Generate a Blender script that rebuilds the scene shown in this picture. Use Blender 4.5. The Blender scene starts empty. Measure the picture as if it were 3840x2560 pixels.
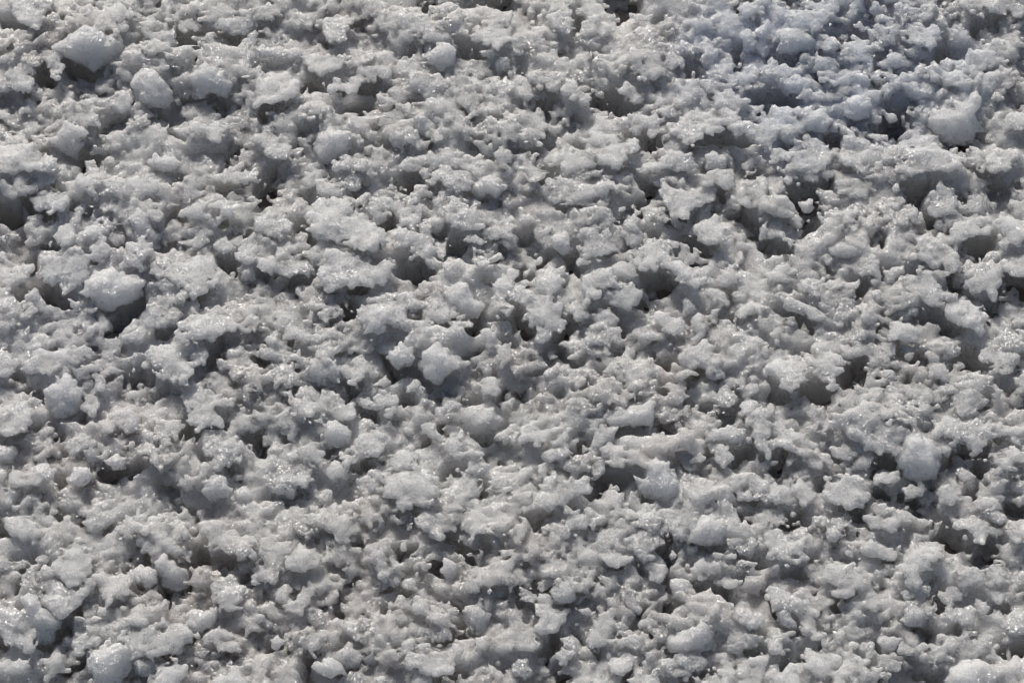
import bpy, math, time
import numpy as np
T0 = time.time()
SC = bpy.context.scene
COL = SC.collection
R = math.radians

# ------------------------------------------------------------------ camera
PITCH = R(57.0)
LENS = 100.0
DIST = 0.5 / (18.0 / LENS)                     # frame one metre wide at the centre
cam_data = bpy.data.cameras.new("camera")
cam = bpy.data.objects.new("camera", cam_data)
COL.objects.link(cam)
cam_data.lens = LENS
cam_data.sensor_width = 36.0
cam_data.clip_start = 0.05
cam_data.clip_end = 500.0
CAM = np.array([0.0, -DIST * math.cos(PITCH), DIST * math.sin(PITCH)])
cam.location = CAM
cam.rotation_euler = (math.pi / 2 - PITCH, 0, 0)
SC.camera = cam

# ------------------------------------------------------------------ sky and sun
SUN_EL, SUN_AZ = R(36.0), R(-12.0)               # azimuth from +Y (behind the view), minus = to the left
world = bpy.data.worlds.new("World")
SC.world = world
world.use_nodes = True
wn = world.node_tree
wn.nodes.clear()
wo = wn.nodes.new("ShaderNodeOutputWorld")
wb = wn.nodes.new("ShaderNodeBackground")
ws = wn.nodes.new("ShaderNodeTexSky")
ws.sky_type = 'NISHITA'
ws.sun_disc = False
ws.sun_elevation = SUN_EL
ws.sun_rotation = SUN_AZ
ws.dust_density = 3.0
ws.ozone_density = 0.7
wb.inputs["Strength"].default_value = 0.085
wn.links.new(ws.outputs[0], wb.inputs[0])
wn.links.new(wb.outputs[0], wo.inputs[0])
sun_data = bpy.data.lights.new("sun", 'SUN')
sun_data.energy = 5.0
sun_data.angle = R(0.53)
sun_data.color = (1.0, 0.96, 0.91)
sun = bpy.data.objects.new("sun", sun_data)
COL.objects.link(sun)
sun.rotation_euler = (-(math.pi / 2 - SUN_EL), 0, -SUN_AZ)
SC.view_settings.view_transform = 'Standard'
SC.view_settings.look = 'None'
SC.view_settings.gamma = 1.0
SC.view_settings.exposure = -0.30
SC.view_settings.use_curve_mapping = False

# ------------------------------------------------------------------ pixel (photo, 3840x2560) -> ground
FWD = np.array([0.0, math.cos(PITCH), -math.sin(PITCH)])
UP = np.array([0.0, math.sin(PITCH), math.cos(PITCH)])
RIGHT = np.array([1.0, 0.0, 0.0])
def ray(px, py):
    u = (px - 1920.0) / 3840.0 * 36.0 / LENS
    v = -(py - 1280.0) / 3840.0 * 36.0 / LENS
    return FWD + RIGHT * u + UP * v
def at(px, py, z=0.0):
    d = ray(px, py)
    return CAM + d * ((z - CAM[2]) / d[2])
def on_plane(px, py, p0, n):
    d = ray(px, py)
    return CAM + d * (np.dot(p0 - CAM, n) / np.dot(d, n))

# ------------------------------------------------------------------ numeric helpers
def axis_w(coords, lam, off, nlat):
    t = coords / lam + off
    i = np.floor(t).astype(int)
    f = (t - i).astype(np.float32)
    s = f * f * (3 - 2 * f)
    W = np.zeros((len(coords), nlat), np.float32)
    r = np.arange(len(coords))
    W[r, i % nlat] += 1 - s
    W[r, (i + 1) % nlat] += s
    return W
def noise_grid(xs, ys, zs, lx, ly, lz, seed):
    """smooth value noise on a regular grid, about -1..1"""
    rs = np.random.RandomState(seed)
    n = [max(4, int((c[-1] - c[0]) / l) + 4) for c, l in ((xs, lx), (ys, ly), (zs, lz))]
    L = rs.uniform(-1, 1, n).astype(np.float32)
    o = rs.uniform(0, 1, 3)
    a = np.tensordot(axis_w(zs - zs[0], lz, o[2], n[2]), L, (1, 2))        # z,nx,ny
    a = np.tensordot(axis_w(ys - ys[0], ly, o[1], n[1]), a, (1, 2))        # y,z,nx
    a = np.tensordot(axis_w(xs - xs[0], lx, o[0], n[0]), a, (1, 2))        # x,y,z
    return a * 1.5
def noise_2d(xs, ys, lx, ly, seed):
    return noise_grid(xs, ys, np.array([0.0, 0.001]), lx, ly, 1.0, seed)[:, :, 0]

def surface_nets(F, org, h):
    """iso surface F = 0 (F < 0 inside) of a regular grid as quads"""
    S = F < 0
    nx, ny, nz = F.shape
    cnt = np.zeros((nx - 1, ny - 1, nz - 1), np.int8)
    for a in (0, 1):
        for b in (0, 1):
            for c in (0, 1):
                cnt += S[a:nx - 1 + a, b:ny - 1 + b, c:nz - 1 + c]
    act = (cnt > 0) & (cnt < 8)
    idx = np.full(act.shape, -1, np.int32)
    I, J, K = np.nonzero(act)
    idx[I, J, K] = np.arange(len(I), dtype=np.int32)
    P = np.zeros((len(I), 3), np.float32)
    N = np.zeros(len(I), np.float32)
    cs = [(a, b, c) for a in (0, 1) for b in (0, 1) for c in (0, 1)]
    val = {q: F[I + q[0], J + q[1], K + q[2]] for q in cs}
    for q in cs:
        for ax in range(3):
            if q[ax] == 0:
                r = list(q); r[ax] = 1; r = tuple(r)
                v0, v1 = val[q], val[r]
                m = (v0 < 0) != (v1 < 0)
                d = np.where(m, v0 - v1, 1)
                t = np.where(m, v0 / d, 0)
                mf = m.astype(np.float32)
                for k in range(3):
                    P[:, k] += mf * (q[k] if k != ax else t)
                N += mf
    P /= N[:, None]
    P += np.stack([I, J, K], 1)
    P = P * h + np.asarray(org, np.float32)
    quads = []
    for ax in range(3):
        b, c = (ax + 1) % 3, (ax + 2) % 3
        sl0 = [slice(1, -1)] * 3; sl1 = [slice(1, -1)] * 3
        sl0[ax] = slice(0, -1); sl1[ax] = slice(1, None)
        s0, s1 = S[tuple(sl0)], S[tuple(sl1)]
        for flip, M in ((False, s0 & ~s1), (True, ~s0 & s1)):
            e = np.stack(np.nonzero(M), 1)
            if not len(e):
                continue
            e[:, b] += 1; e[:, c] += 1
            def cell(db, dc):
                g = e.copy(); g[:, b] += db; g[:, c] += dc
                return idx[g[:, 0], g[:, 1], g[:, 2]]
            q = np.stack([cell(-1, -1), cell(0, -1), cell(0, 0), cell(-1, 0)], 1)
            if flip:
                q = q[:, ::-1]
            quads.append(q)
    Q = np.concatenate(quads) if quads else np.zeros((0, 4), int)
    return P, Q

def build(name, P, Q, mat, parent=None, smooth=True):
    me = bpy.data.meshes.new(name)
    me.vertices.add(len(P))
    me.vertices.foreach_set("co", np.ascontiguousarray(P, np.float32).ravel())
    me.loops.add(Q.size)
    me.loops.foreach_set("vertex_index", np.ascontiguousarray(Q, np.int32).ravel())
    me.polygons.add(len(Q))
    k = Q.shape[1]
    me.polygons.foreach_set("loop_start", np.arange(0, Q.size, k, dtype=np.int32))
    me.polygons.foreach_set("use_smooth", np.full(len(Q), smooth))
    me.update(calc_edges=True)
    me.materials.append(mat)
    o = bpy.data.objects.new(name, me)
    COL.objects.link(o)
    o.parent = parent
    return o

def smin(a, b, k):
    h = np.clip(0.5 + 0.5 * (b - a) / k, 0, 1)
    return b * (1 - h) + a * h - k * h * (1 - h)

# ------------------------------------------------------------------ materials
def snow_material(name, tint=(0.765, 0.768, 0.760), dirt=(0.42, 0.36, 0.33), dirt_amt=0.5, sss=1.0, vary=False):
    m = bpy.data.materials.new(name)
    m.use_nodes = True
    nt = m.node_tree
    N, L = nt.nodes, nt.links
    N.clear()
    out = N.new("ShaderNodeOutputMaterial")
    pb = N.new("ShaderNodeBsdfPrincipled")
    geo = N.new("ShaderNodeNewGeometry")
    n1 = N.new("ShaderNodeTexNoise"); n1.inputs["Scale"].default_value = 9.0; n1.inputs["Detail"].default_value = 4.0
    n1.inputs["Roughness"].default_value = 0.65
    cr = N.new("ShaderNodeValToRGB")
    cr.color_ramp.elements[0].position = 0.50; cr.color_ramp.elements[0].color = (*tint, 1)
    cr.color_ramp.elements[1].position = 0.72; cr.color_ramp.elements[1].color = (*[t * (1 - dirt_amt) + d * dirt_amt for t, d in zip(tint, dirt)], 1)
    L.new(geo.outputs["Position"], n1.inputs["Vector"])
    L.new(n1.outputs["Fac"], cr.inputs["Fac"])
    oi = N.new("ShaderNodeObjectInfo")
    vs = N.new("ShaderNodeVectorMath"); vs.operation = 'MULTIPLY'
    L.new(cr.outputs["Color"], vs.inputs[0])
    # a bluish tint, strongest at back right, and some pinkish brown silt between the grains
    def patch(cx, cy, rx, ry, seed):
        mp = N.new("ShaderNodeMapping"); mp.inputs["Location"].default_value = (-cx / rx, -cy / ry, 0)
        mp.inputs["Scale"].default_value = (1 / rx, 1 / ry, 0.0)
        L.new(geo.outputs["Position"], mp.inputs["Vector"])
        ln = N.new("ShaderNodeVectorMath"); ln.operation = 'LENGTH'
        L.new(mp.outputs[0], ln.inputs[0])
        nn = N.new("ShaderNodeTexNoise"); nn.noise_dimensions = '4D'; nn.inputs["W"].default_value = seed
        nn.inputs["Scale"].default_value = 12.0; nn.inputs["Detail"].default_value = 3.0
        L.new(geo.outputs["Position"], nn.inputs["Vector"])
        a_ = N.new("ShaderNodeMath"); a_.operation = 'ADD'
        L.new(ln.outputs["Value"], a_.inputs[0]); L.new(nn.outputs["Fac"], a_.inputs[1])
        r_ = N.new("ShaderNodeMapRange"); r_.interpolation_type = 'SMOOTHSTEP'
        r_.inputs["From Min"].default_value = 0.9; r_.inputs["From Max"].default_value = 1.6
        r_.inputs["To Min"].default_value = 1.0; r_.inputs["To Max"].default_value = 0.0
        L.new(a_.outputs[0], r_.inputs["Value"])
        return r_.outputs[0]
    col = cr.outputs["Color"]
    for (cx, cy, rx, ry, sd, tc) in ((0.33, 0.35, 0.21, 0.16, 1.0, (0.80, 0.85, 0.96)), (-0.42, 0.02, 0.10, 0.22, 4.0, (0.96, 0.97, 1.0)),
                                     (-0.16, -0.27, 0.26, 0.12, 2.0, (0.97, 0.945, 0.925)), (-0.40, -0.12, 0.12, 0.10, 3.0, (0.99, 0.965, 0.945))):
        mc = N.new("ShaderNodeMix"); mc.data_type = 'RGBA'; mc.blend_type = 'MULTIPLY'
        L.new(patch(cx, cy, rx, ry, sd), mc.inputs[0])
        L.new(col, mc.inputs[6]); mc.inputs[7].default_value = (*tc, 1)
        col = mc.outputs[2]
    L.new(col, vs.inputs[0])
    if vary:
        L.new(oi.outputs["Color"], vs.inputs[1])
    else:
        vs.inputs[1].default_value = (1, 1, 1)
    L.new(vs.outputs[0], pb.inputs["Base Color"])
    # granular relief
    v1 = N.new("ShaderNodeTexVoronoi"); v1.inputs["Scale"].default_value = 330.0
    v1.feature = 'SMOOTH_F1'
    L.new(geo.outputs["Position"], v1.inputs["Vector"])
    n2 = N.new("ShaderNodeTexNoise"); n2.inputs["Scale"].default_value = 520.0; n2.inputs["Detail"].default_value = 3.0
    L.new(geo.outputs["Position"], n2.inputs["Vector"])
    b1 = N.new("ShaderNodeBump"); b1.inputs["Strength"].default_value = 0.8; b1.inputs["Distance"].default_value = 0.004
    b1.invert = True
    L.new(v1.outputs["Distance"], b1.inputs["Height"])
    b2 = N.new("ShaderNodeBump"); b2.inputs["Strength"].default_value = 0.9; b2.inputs["Distance"].default_value = 0.005
    L.new(n2.outputs["Fac"], b2.inputs["Height"])
    L.new(b1.outputs["Normal"], b2.inputs["Normal"])
    L.new(b2.outputs["Normal"], pb.inputs["Normal"])
    pb.inputs["Roughness"].default_value = 0.5
    pb.inputs["IOR"].default_value = 1.31
    pb.inputs["Specular IOR Level"].default_value = 0.15
    pb.inputs["Subsurface Weight"].default_value = sss
    pb.inputs["Subsurface Radius"].default_value = (1.0, 1.0, 1.02)
    pb.inputs["Subsurface Scale"].default_value = 0.035
    # the tiny facets of the single ice grains
    v3 = N.new("ShaderNodeTexVoronoi"); v3.inputs["Scale"].default_value = 780.0
    L.new(geo.outputs["Position"], v3.inputs["Vector"])
    sb = N.new("ShaderNodeVectorMath"); sb.operation = 'SUBTRACT'; sb.inputs[1].default_value = (0.5, 0.5, 0.5)
    L.new(v3.outputs["Color"], sb.inputs[0])
    scl = N.new("ShaderNodeVectorMath"); scl.operation = 'SCALE'; scl.inputs["Scale"].default_value = 1.1
    L.new(sb.outputs[0], scl.inputs[0])
    ad = N.new("ShaderNodeVectorMath"); ad.operation = 'ADD'
    L.new(scl.outputs[0], ad.inputs[0]); L.new(b1.outputs["Normal"], ad.inputs[1])
    nm = N.new("ShaderNodeVectorMath"); nm.operation = 'NORMALIZE'
    L.new(ad.outputs[0], nm.inputs[0])
    gl = N.new("ShaderNodeBsdfGlossy"); gl.inputs["Roughness"].default_value = 0.38
    gl.inputs["Color"].default_value = (0.9, 0.9, 0.9, 1)
    L.new(nm.outputs[0], gl.inputs["Normal"])
    mx = N.new("ShaderNodeMixShader"); mx.inputs[0].default_value = 0.11
    mk = N.new("ShaderNodeTexNoise"); mk.inputs["Scale"].default_value = 38.0; mk.inputs["Detail"].default_value = 2.0
    L.new(geo.outputs["Position"], mk.inputs["Vector"])
    mkr = N.new("ShaderNodeMapRange"); mkr.inputs["From Min"].default_value = 0.45; mkr.inputs["From Max"].default_value = 0.66
    mkr.inputs["To Min"].default_value = 0.015; mkr.inputs["To Max"].default_value = 0.12
    L.new(mk.outputs["Fac"], mkr.inputs["Value"]); L.new(mkr.outputs[0], mx.inputs[0])
    tr = N.new("ShaderNodeBsdfTranslucent"); tr.inputs["Color"].default_value = (0.97, 0.97, 0.97, 1)
    m2 = N.new("ShaderNodeMixShader"); m2.inputs[0].default_value = 0.3
    L.new(pb.outputs[0], m2.inputs[1]); L.new(tr.outputs[0], m2.inputs[2])
    L.new(m2.outputs[0], mx.inputs[1]); L.new(gl.outputs[0], mx.inputs[2])
    L.new(mx.outputs[0], out.inputs[0])
    return m
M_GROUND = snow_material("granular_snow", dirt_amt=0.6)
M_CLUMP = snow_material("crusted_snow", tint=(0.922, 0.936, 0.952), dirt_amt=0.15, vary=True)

def soil_material():
    m = bpy.data.materials.new("wet_brown_soil")
    m.use_nodes = True
    nt = m.node_tree; N, L = nt.nodes, nt.links
    pb = N["Principled BSDF"]
    geo = N.new("ShaderNodeNewGeometry")
    n1 = N.new("ShaderNodeTexNoise"); n1.inputs["Scale"].default_value = 60.0; n1.inputs["Detail"].default_value = 5.0
    cr = N.new("ShaderNodeValToRGB")
    cr.color_ramp.elements[0].position = 0.35; cr.color_ramp.elements[0].color = (0.13, 0.10, 0.085, 1)
    cr.color_ramp.elements[1].position = 0.7; cr.color_ramp.elements[1].color = (0.30, 0.245, 0.21, 1)
    L.new(geo.outputs["Position"], n1.inputs["Vector"]); L.new(n1.outputs["Fac"], cr.inputs["Fac"])
    L.new(cr.outputs["Color"], pb.inputs["Base Color"])
    b = N.new("ShaderNodeBump"); b.inputs["Distance"].default_value = 0.003
    L.new(n1.outputs["Fac"], b.inputs["Height"]); L.new(b.outputs["Normal"], pb.inputs["Normal"])
    pb.inputs["Roughness"].default_value = 0.6
    return m
M_SOIL = soil_material()
def ice_material():
    m = bpy.data.materials.new("clear_ice")
    m.use_nodes = True
    pb = m.node_tree.nodes["Principled BSDF"]
    pb.inputs["Base Color"].default_value = (0.93, 0.95, 0.96, 1)
    pb.inputs["Roughness"].default_value = 0.12
    pb.inputs["IOR"].default_value = 1.31
    pb.inputs["Transmission Weight"].default_value = 0.85
    return m
M_ICE = ice_material()
SC.cycles.max_bounces = 8
SC.cycles.diffuse_bounces = 6
SC.cycles.adaptive_threshold = 0.06
SC.cycles.use_light_tree = False
SC.cycles.glossy_bounces = 2
SC.cycles.transmission_bounces = 6
SC.cycles.caustics_reflective = False
SC.cycles.caustics_refractive = False
# Outlines of the flakes (P), lumps (L), clear beads (C) and hollows (D) of the crust, read off the photograph tile by tile
# (16 tiles of 960x640 photo pixels, units of 4.08 pixels); landmarks carry a label after "|".
TILES = {
(0,0): """
L 121 78 125 69 136 63 146 68 152 76 159 88 156 96 144 100 128 97 122 88|smooth white dome with blue shaded foot
L 64 34 74 24 88 24 100 32 112 37 113 52 100 60 85 64 73 57 60 53 50 45|broad puffy clump roofing a dark cave
L 176 72 185 61 199 61 211 76 212 85 206 90 193 86 186 93 178 86|bell-shaped grey clump above a blue-black hole
P 11 11 6 3 13 0 48 0 49 5 42 14 38 24 33 27 25 23 15 18|sunlit shelf in the top left corner
P 155 15 185 18 187 27 183 31 170 31 162 24|toothed bright wedge over a blue hollow
P 188 21 200 13 235 10 231 25 213 32 198 31 189 28
P 131 21 139 16 155 23 160 35 164 42 160 47 144 50 135 44 133 33
P 6 72 17 59 27 55 34 64 32 76 27 84 19 82 9 79
P 30 50 40 45 56 45 64 52 57 62 53 73 47 65 40 57 33 60
P 95 93 102 85 111 84 121 90 120 98 113 105 108 103 101 99
L 52 125 60 113 70 115 79 120 72 129 77 130 70 144 60 141 42 129
P 0 133 15 135 29 134 43 143 53 150 50 157 0 157
L 135 150 144 144 158 144 164 149 160 157 138 157
P 162 119 175 112 190 115 205 116 202 128 188 126 178 126 166 123
C 152 64 156 60 163 59 168 63 169 69 165 73 158 73 153 69|clear round glassy ice bead
L 0 50 9 52 6 59 1 60
P 221 40 235 30 235 48 226 44
P 118 113 135 106 139 113 130 119 120 118
D 0 18 12 23 35 29 30 40 37 44 32 46 23 38 15 29 5 27
D 0 36 8 41 14 52 4 48
D 57 62 64 53 74 58 94 62 93 74 74 74 72 78 64 72
D 160 33 222 33 220 40 235 48 235 54 220 51 210 43 186 43 184 52 190 54 180 66 169 56 150 54 148 49 165 48
D 115 102 123 97 130 100 127 107 118 105
D 143 104 152 108 159 114 149 116 142 110
D 185 94 193 87 205 89 211 100 203 107 190 104
D 68 148 76 137 85 134 98 143 88 152 77 157 69 157
D 151 122 164 126 173 130 170 137 163 136 156 130
D 35 128 44 127 40 137
D 51 22 65 25 80 18 83 15 90 20 88 24 74 24 65 29 52 26
D 122 16 140 14 142 8 145 4 148 10 144 18 130 19
D 50 0 66 0 66 4 51 4
D 25 82 33 87 41 96 38 101 26 100 19 90
D 194 12 204 5 209 6 204 12 207 17 200 16
D 32 64 44 57 50 68 54 82 45 87 33 80
D 90 120 108 106 123 112 117 119 95 126
D 201 146 222 133 220 143 207 153 202 152
""",
(1,0): """
P 59 23 66 16 78 14 92 18 80 25 85 29 78 38 70 41 64 37|pale round flake with a notched flank
P 60 77 70 73 88 70 100 58 108 50 122 48 128 52 126 62 124 71 108 78 95 76 90 84 84 88 77 80 69 83|long stepped ledge hanging over black caves
L 154 52 163 44 176 40 186 47 185 56 183 62 172 67 160 62|bulging white knob with a blue underside
P 132 13 154 16 164 22 166 30 178 29 186 44 160 40 150 38 135 36 129 20
P 166 8 178 3 184 8 180 14 193 22 190 27 182 28 176 20 167 12
P 0 70 16 66 32 70 39 80 38 88 28 95 20 92 0 99|wide scalloped shelf with a ragged rim
P 42 60 46 50 62 50 80 52 88 56 80 62 60 68 48 66
L 144 107 150 104 161 107 168 120 165 126 154 129 146 121|smooth pear-shaped lump beside a shaded niche
P 115 108 125 102 138 104 136 112 122 120 113 114
P 140 70 146 62 160 68 175 75 182 84 170 98 150 84 141 80
P 133 152 150 144 176 137 190 142 193 150 180 157 134 157|roof-shaped white slab
P 0 124 14 120 27 128 30 136 34 147 24 152 18 146 5 140
P 70 148 82 143 100 148 101 157 74 157
P 188 84 200 84 206 90 203 96 190 99 183 94|bright ring-like crust with a dark centre
L 219 55 226 52 234 56 233 66 223 68 219 60
P 208 20 220 10 232 12 235 40 220 44 200 36
P 2 46 20 44 34 44 44 52 40 56 20 52 4 52
L 56 128 66 118 84 122 84 136 76 142 68 150 56 146
D 45 74 59 76 60 84 76 84 78 82 84 88 94 77 113 80 112 88 120 92 92 90 76 97 55 92 41 90 40 80
D 0 100 22 95 38 100 30 112 10 115 3 108
D 75 110 90 100 107 100 108 106 94 116 70 114
D 124 124 130 116 145 118 145 128 124 128
D 36 122 58 118 61 126 52 136 42 130
D 108 128 114 125 121 139 128 135 127 146 116 142
D 34 138 42 134 42 150 36 150
D 55 18 64 15 60 27 56 23
D 61 40 72 42 73 50 66 52 61 46
D 105 7 113 1 119 9 110 10
D 192 3 234 0 235 10 216 17 192 16
D 148 14 168 10 164 0 150 4
D 186 45 200 46 208 52 206 60 215 64 212 70 202 68 190 58 185 56
D 140 56 150 52 160 57 168 67 178 67 165 70 150 62 134 60
D 185 105 200 100 206 108 200 117 188 112
D 80 28 88 25 98 18 108 22 100 30 92 30
D 199 132 208 136 206 150 196 150
D 226 146 235 142 235 155 228 153
D 215 116 228 120 231 128 226 130
D 52 140 66 140 70 148 62 152
D 145 124 155 130 164 127 160 142 150 136
""",
(2,0): """
P 32 14 44 10 52 14 58 24 52 30 44 30 36 26
P 0 33 6 32 14 42 10 50 0 51
P 65 20 78 16 88 20 94 29 84 32 66 32
P 109 14 116 12 132 14 126 19 113 19
P 11 66 25 66 38 72 44 78 38 88 28 82 18 74|grey leaf-shaped flake rimmed by a dark trench
P 100 112 112 105 130 106 138 108 140 120 124 125 115 118|glowing white boss at the ridge end
P 140 112 168 100 180 103 188 98 206 100 212 110 226 120 222 125 208 121 190 120 184 125 178 122 168 132 148 128|longest bright ridge with icy drips
P 203 123 209 124 208 129 204 129
P 66 126 80 120 100 126 114 130 112 144 96 152 86 150 78 144 70 138
P 45 148 56 142 68 142 76 148 74 154 60 157 44 157|knobbly pale tongue
P 173 74 186 70 205 70 212 76 206 86 216 96 206 102 190 100 184 90 176 82|square grey block beside navy shade
P 96 82 104 76 120 80 124 88 114 95 104 90
P 110 48 130 38 146 42 152 50 160 58 148 66 126 70 122 72 114 66 106 58|broad sunlit crown with a notched foot
L 140 96 146 92 151 96 146 99
L 209 34 214 28 222 30 226 40 224 52 212 48|smooth bluish thumb-shaped knob
L 225 26 235 20 235 50 230 56 224 44
L 220 20 225 17 228 22 224 26
P 218 76 226 72 232 78 228 83 220 84
P 128 98 134 100 150 100 158 104 150 108 138 106 130 103
L 178 144 186 138 196 144 198 154 190 157 176 157
P 145 140 158 146 167 148 166 153 150 157 116 157 130 150
P 43 76 52 73 60 78 62 84 74 82 74 92 68 98 56 90 46 86
D 73 0 117 0 116 14 108 18 100 24 95 30 88 20 82 8
D 60 10 64 20 65 30 62 36 54 38 47 33 56 28 58 20
D 127 19 140 14 148 26 140 27 130 23
D 36 54 44 46 56 50 62 58 44 66 32 62
D 77 56 82 50 84 57 90 60 82 63 78 64
D 60 72 70 70 71 82 66 84 61 80
D 2 74 4 66 12 70 18 78 28 86 34 88 18 88 10 80
D 73 84 82 80 88 84 98 88 110 94 118 98 128 100 112 108 102 110 96 117 86 114 80 106 72 106 72 92
D 110 68 116 70 126 72 124 80 112 78
D 157 70 164 62 170 70 174 78 184 90 186 102 180 103 176 96 164 92 172 86 160 78
D 194 54 210 44 212 56 202 66 194 62
D 215 86 235 84 235 116 225 120 214 112 212 104
D 147 135 160 132 175 126 194 122 204 128 222 128 225 140 214 142 196 138 178 140 175 150 160 146 148 140
D 115 134 128 124 142 132 148 138 138 142 126 150 112 148
D 8 100 26 94 30 100 40 96 34 110 10 106
D 20 120 31 114 31 128 22 126
D 28 134 40 132 36 142
D 5 142 22 140 22 148 10 150
D 147 42 158 45 152 52
D 205 0 222 2 218 18 226 30 210 24 200 10
D 90 154 98 148 105 155 92 157
D 52 136 66 132 68 138 56 142
""",
(3,0): """
L 9 32 20 26 34 27 43 40 40 48 24 50 12 46|shaded cauliflower knob fringed with bright beads
L 38 52 42 50 45 54 43 59 38 58|single bright round pearl
L 45 50 60 56 61 68 52 70 40 66 44 56
L 62 56 68 51 74 54 76 60 70 64 62 60
L 78 60 80 50 88 50 94 56 88 63
L 105 58 112 48 122 50 128 58 120 64 110 64
L 126 46 138 41 146 45 148 50 144 55 130 56|soft crested mound above blue shade
P 92 66 104 62 112 62 104 70 98 72
L 112 26 116 24 121 28 122 34 116 38 111 32
L 6 76 14 70 26 70 38 72 42 84 30 88 20 86 4 80
L 24 62 30 60 36 64 34 70 26 69
P 52 78 62 74 76 76 74 84 66 90 50 92
L 74 90 86 88 96 96 94 108 80 114 70 106|round grainy ball in bluish shade
L 27 112 34 102 50 104 60 110 54 122 44 122 30 120
L 55 120 60 113 66 114 64 121 58 124|small polished oval pebble of ice
L 65 114 76 118 74 123 66 124
L 122 80 132 76 142 73 154 78 158 92 156 98 140 98 128 90
L 150 102 162 98 170 100 172 94 180 96 186 86 192 82 194 92 192 104 196 120 180 134 160 132 152 124 146 112|great spiky plume of white snow
L 174 90 182 90 184 95 176 97
P 200 66 213 70 218 84 216 92 204 90 196 76
P 214 112 220 106 230 103 234 112 228 120 216 120
P 34 126 46 124 50 132 60 144 54 156 14 157 16 146 34 142
P 0 135 14 134 20 140 34 142 16 146 2 152
P 66 138 76 124 88 130 90 138 98 134 118 134 122 142 118 150 90 157 82 157 66 150
P 114 140 130 128 150 130 160 140 190 148 170 157 120 157
P 196 146 214 138 228 138 232 148 214 157 190 157
L 9 122 16 118 24 118 30 128 22 136 12 132
L 72 18 82 0 94 0 88 10 78 18|slanting smooth lilac finger of snow
L 92 10 98 2 106 4 109 12 104 16 95 14
L 84 14 88 10 94 14 92 20 84 18
L 77 22 84 20 92 26 88 30 80 27
P 122 30 134 24 152 26 160 30 156 34 150 46 140 41 130 42
P 110 4 124 4 150 6 166 10 150 12 146 18 124 18
P 200 4 214 0 235 0 235 14 220 16 206 12|sunlit sheet in the top right corner
P 167 30 176 26 184 28 182 36 170 36
L 215 44 220 36 228 44 228 54 218 56
P 170 64 190 46 206 46 216 58 206 64 190 66 176 70
P 211 66 222 62 228 68 224 76 212 72
D 58 36 80 30 96 36 96 48 82 50 60 50 48 48
D 148 54 152 46 166 44 176 52 172 62 160 66 152 76 140 70 148 60
D 104 96 124 100 134 110 120 122 116 134 104 132 106 118 98 112
D 0 84 20 86 28 94 28 106 14 108 4 106 0 100
D 150 124 178 116 196 122 196 134 190 142 172 144 164 138
D 158 100 170 88 182 86 172 94 168 100
D 50 124 66 126 66 138 60 144 54 138
D 186 24 212 26 212 36 196 34 190 40
D 213 22 235 18 235 40 220 34
D 92 76 100 70 102 90 96 92
D 76 66 84 66 84 70 78 73
D 16 136 28 128 34 128 32 140 22 140
D 74 120 90 116 102 110 104 120 88 124
D 0 54 12 52 24 60 20 68 0 70
D 140 144 150 148 146 156
D 40 70 50 74 48 86 42 80
""",
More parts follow.
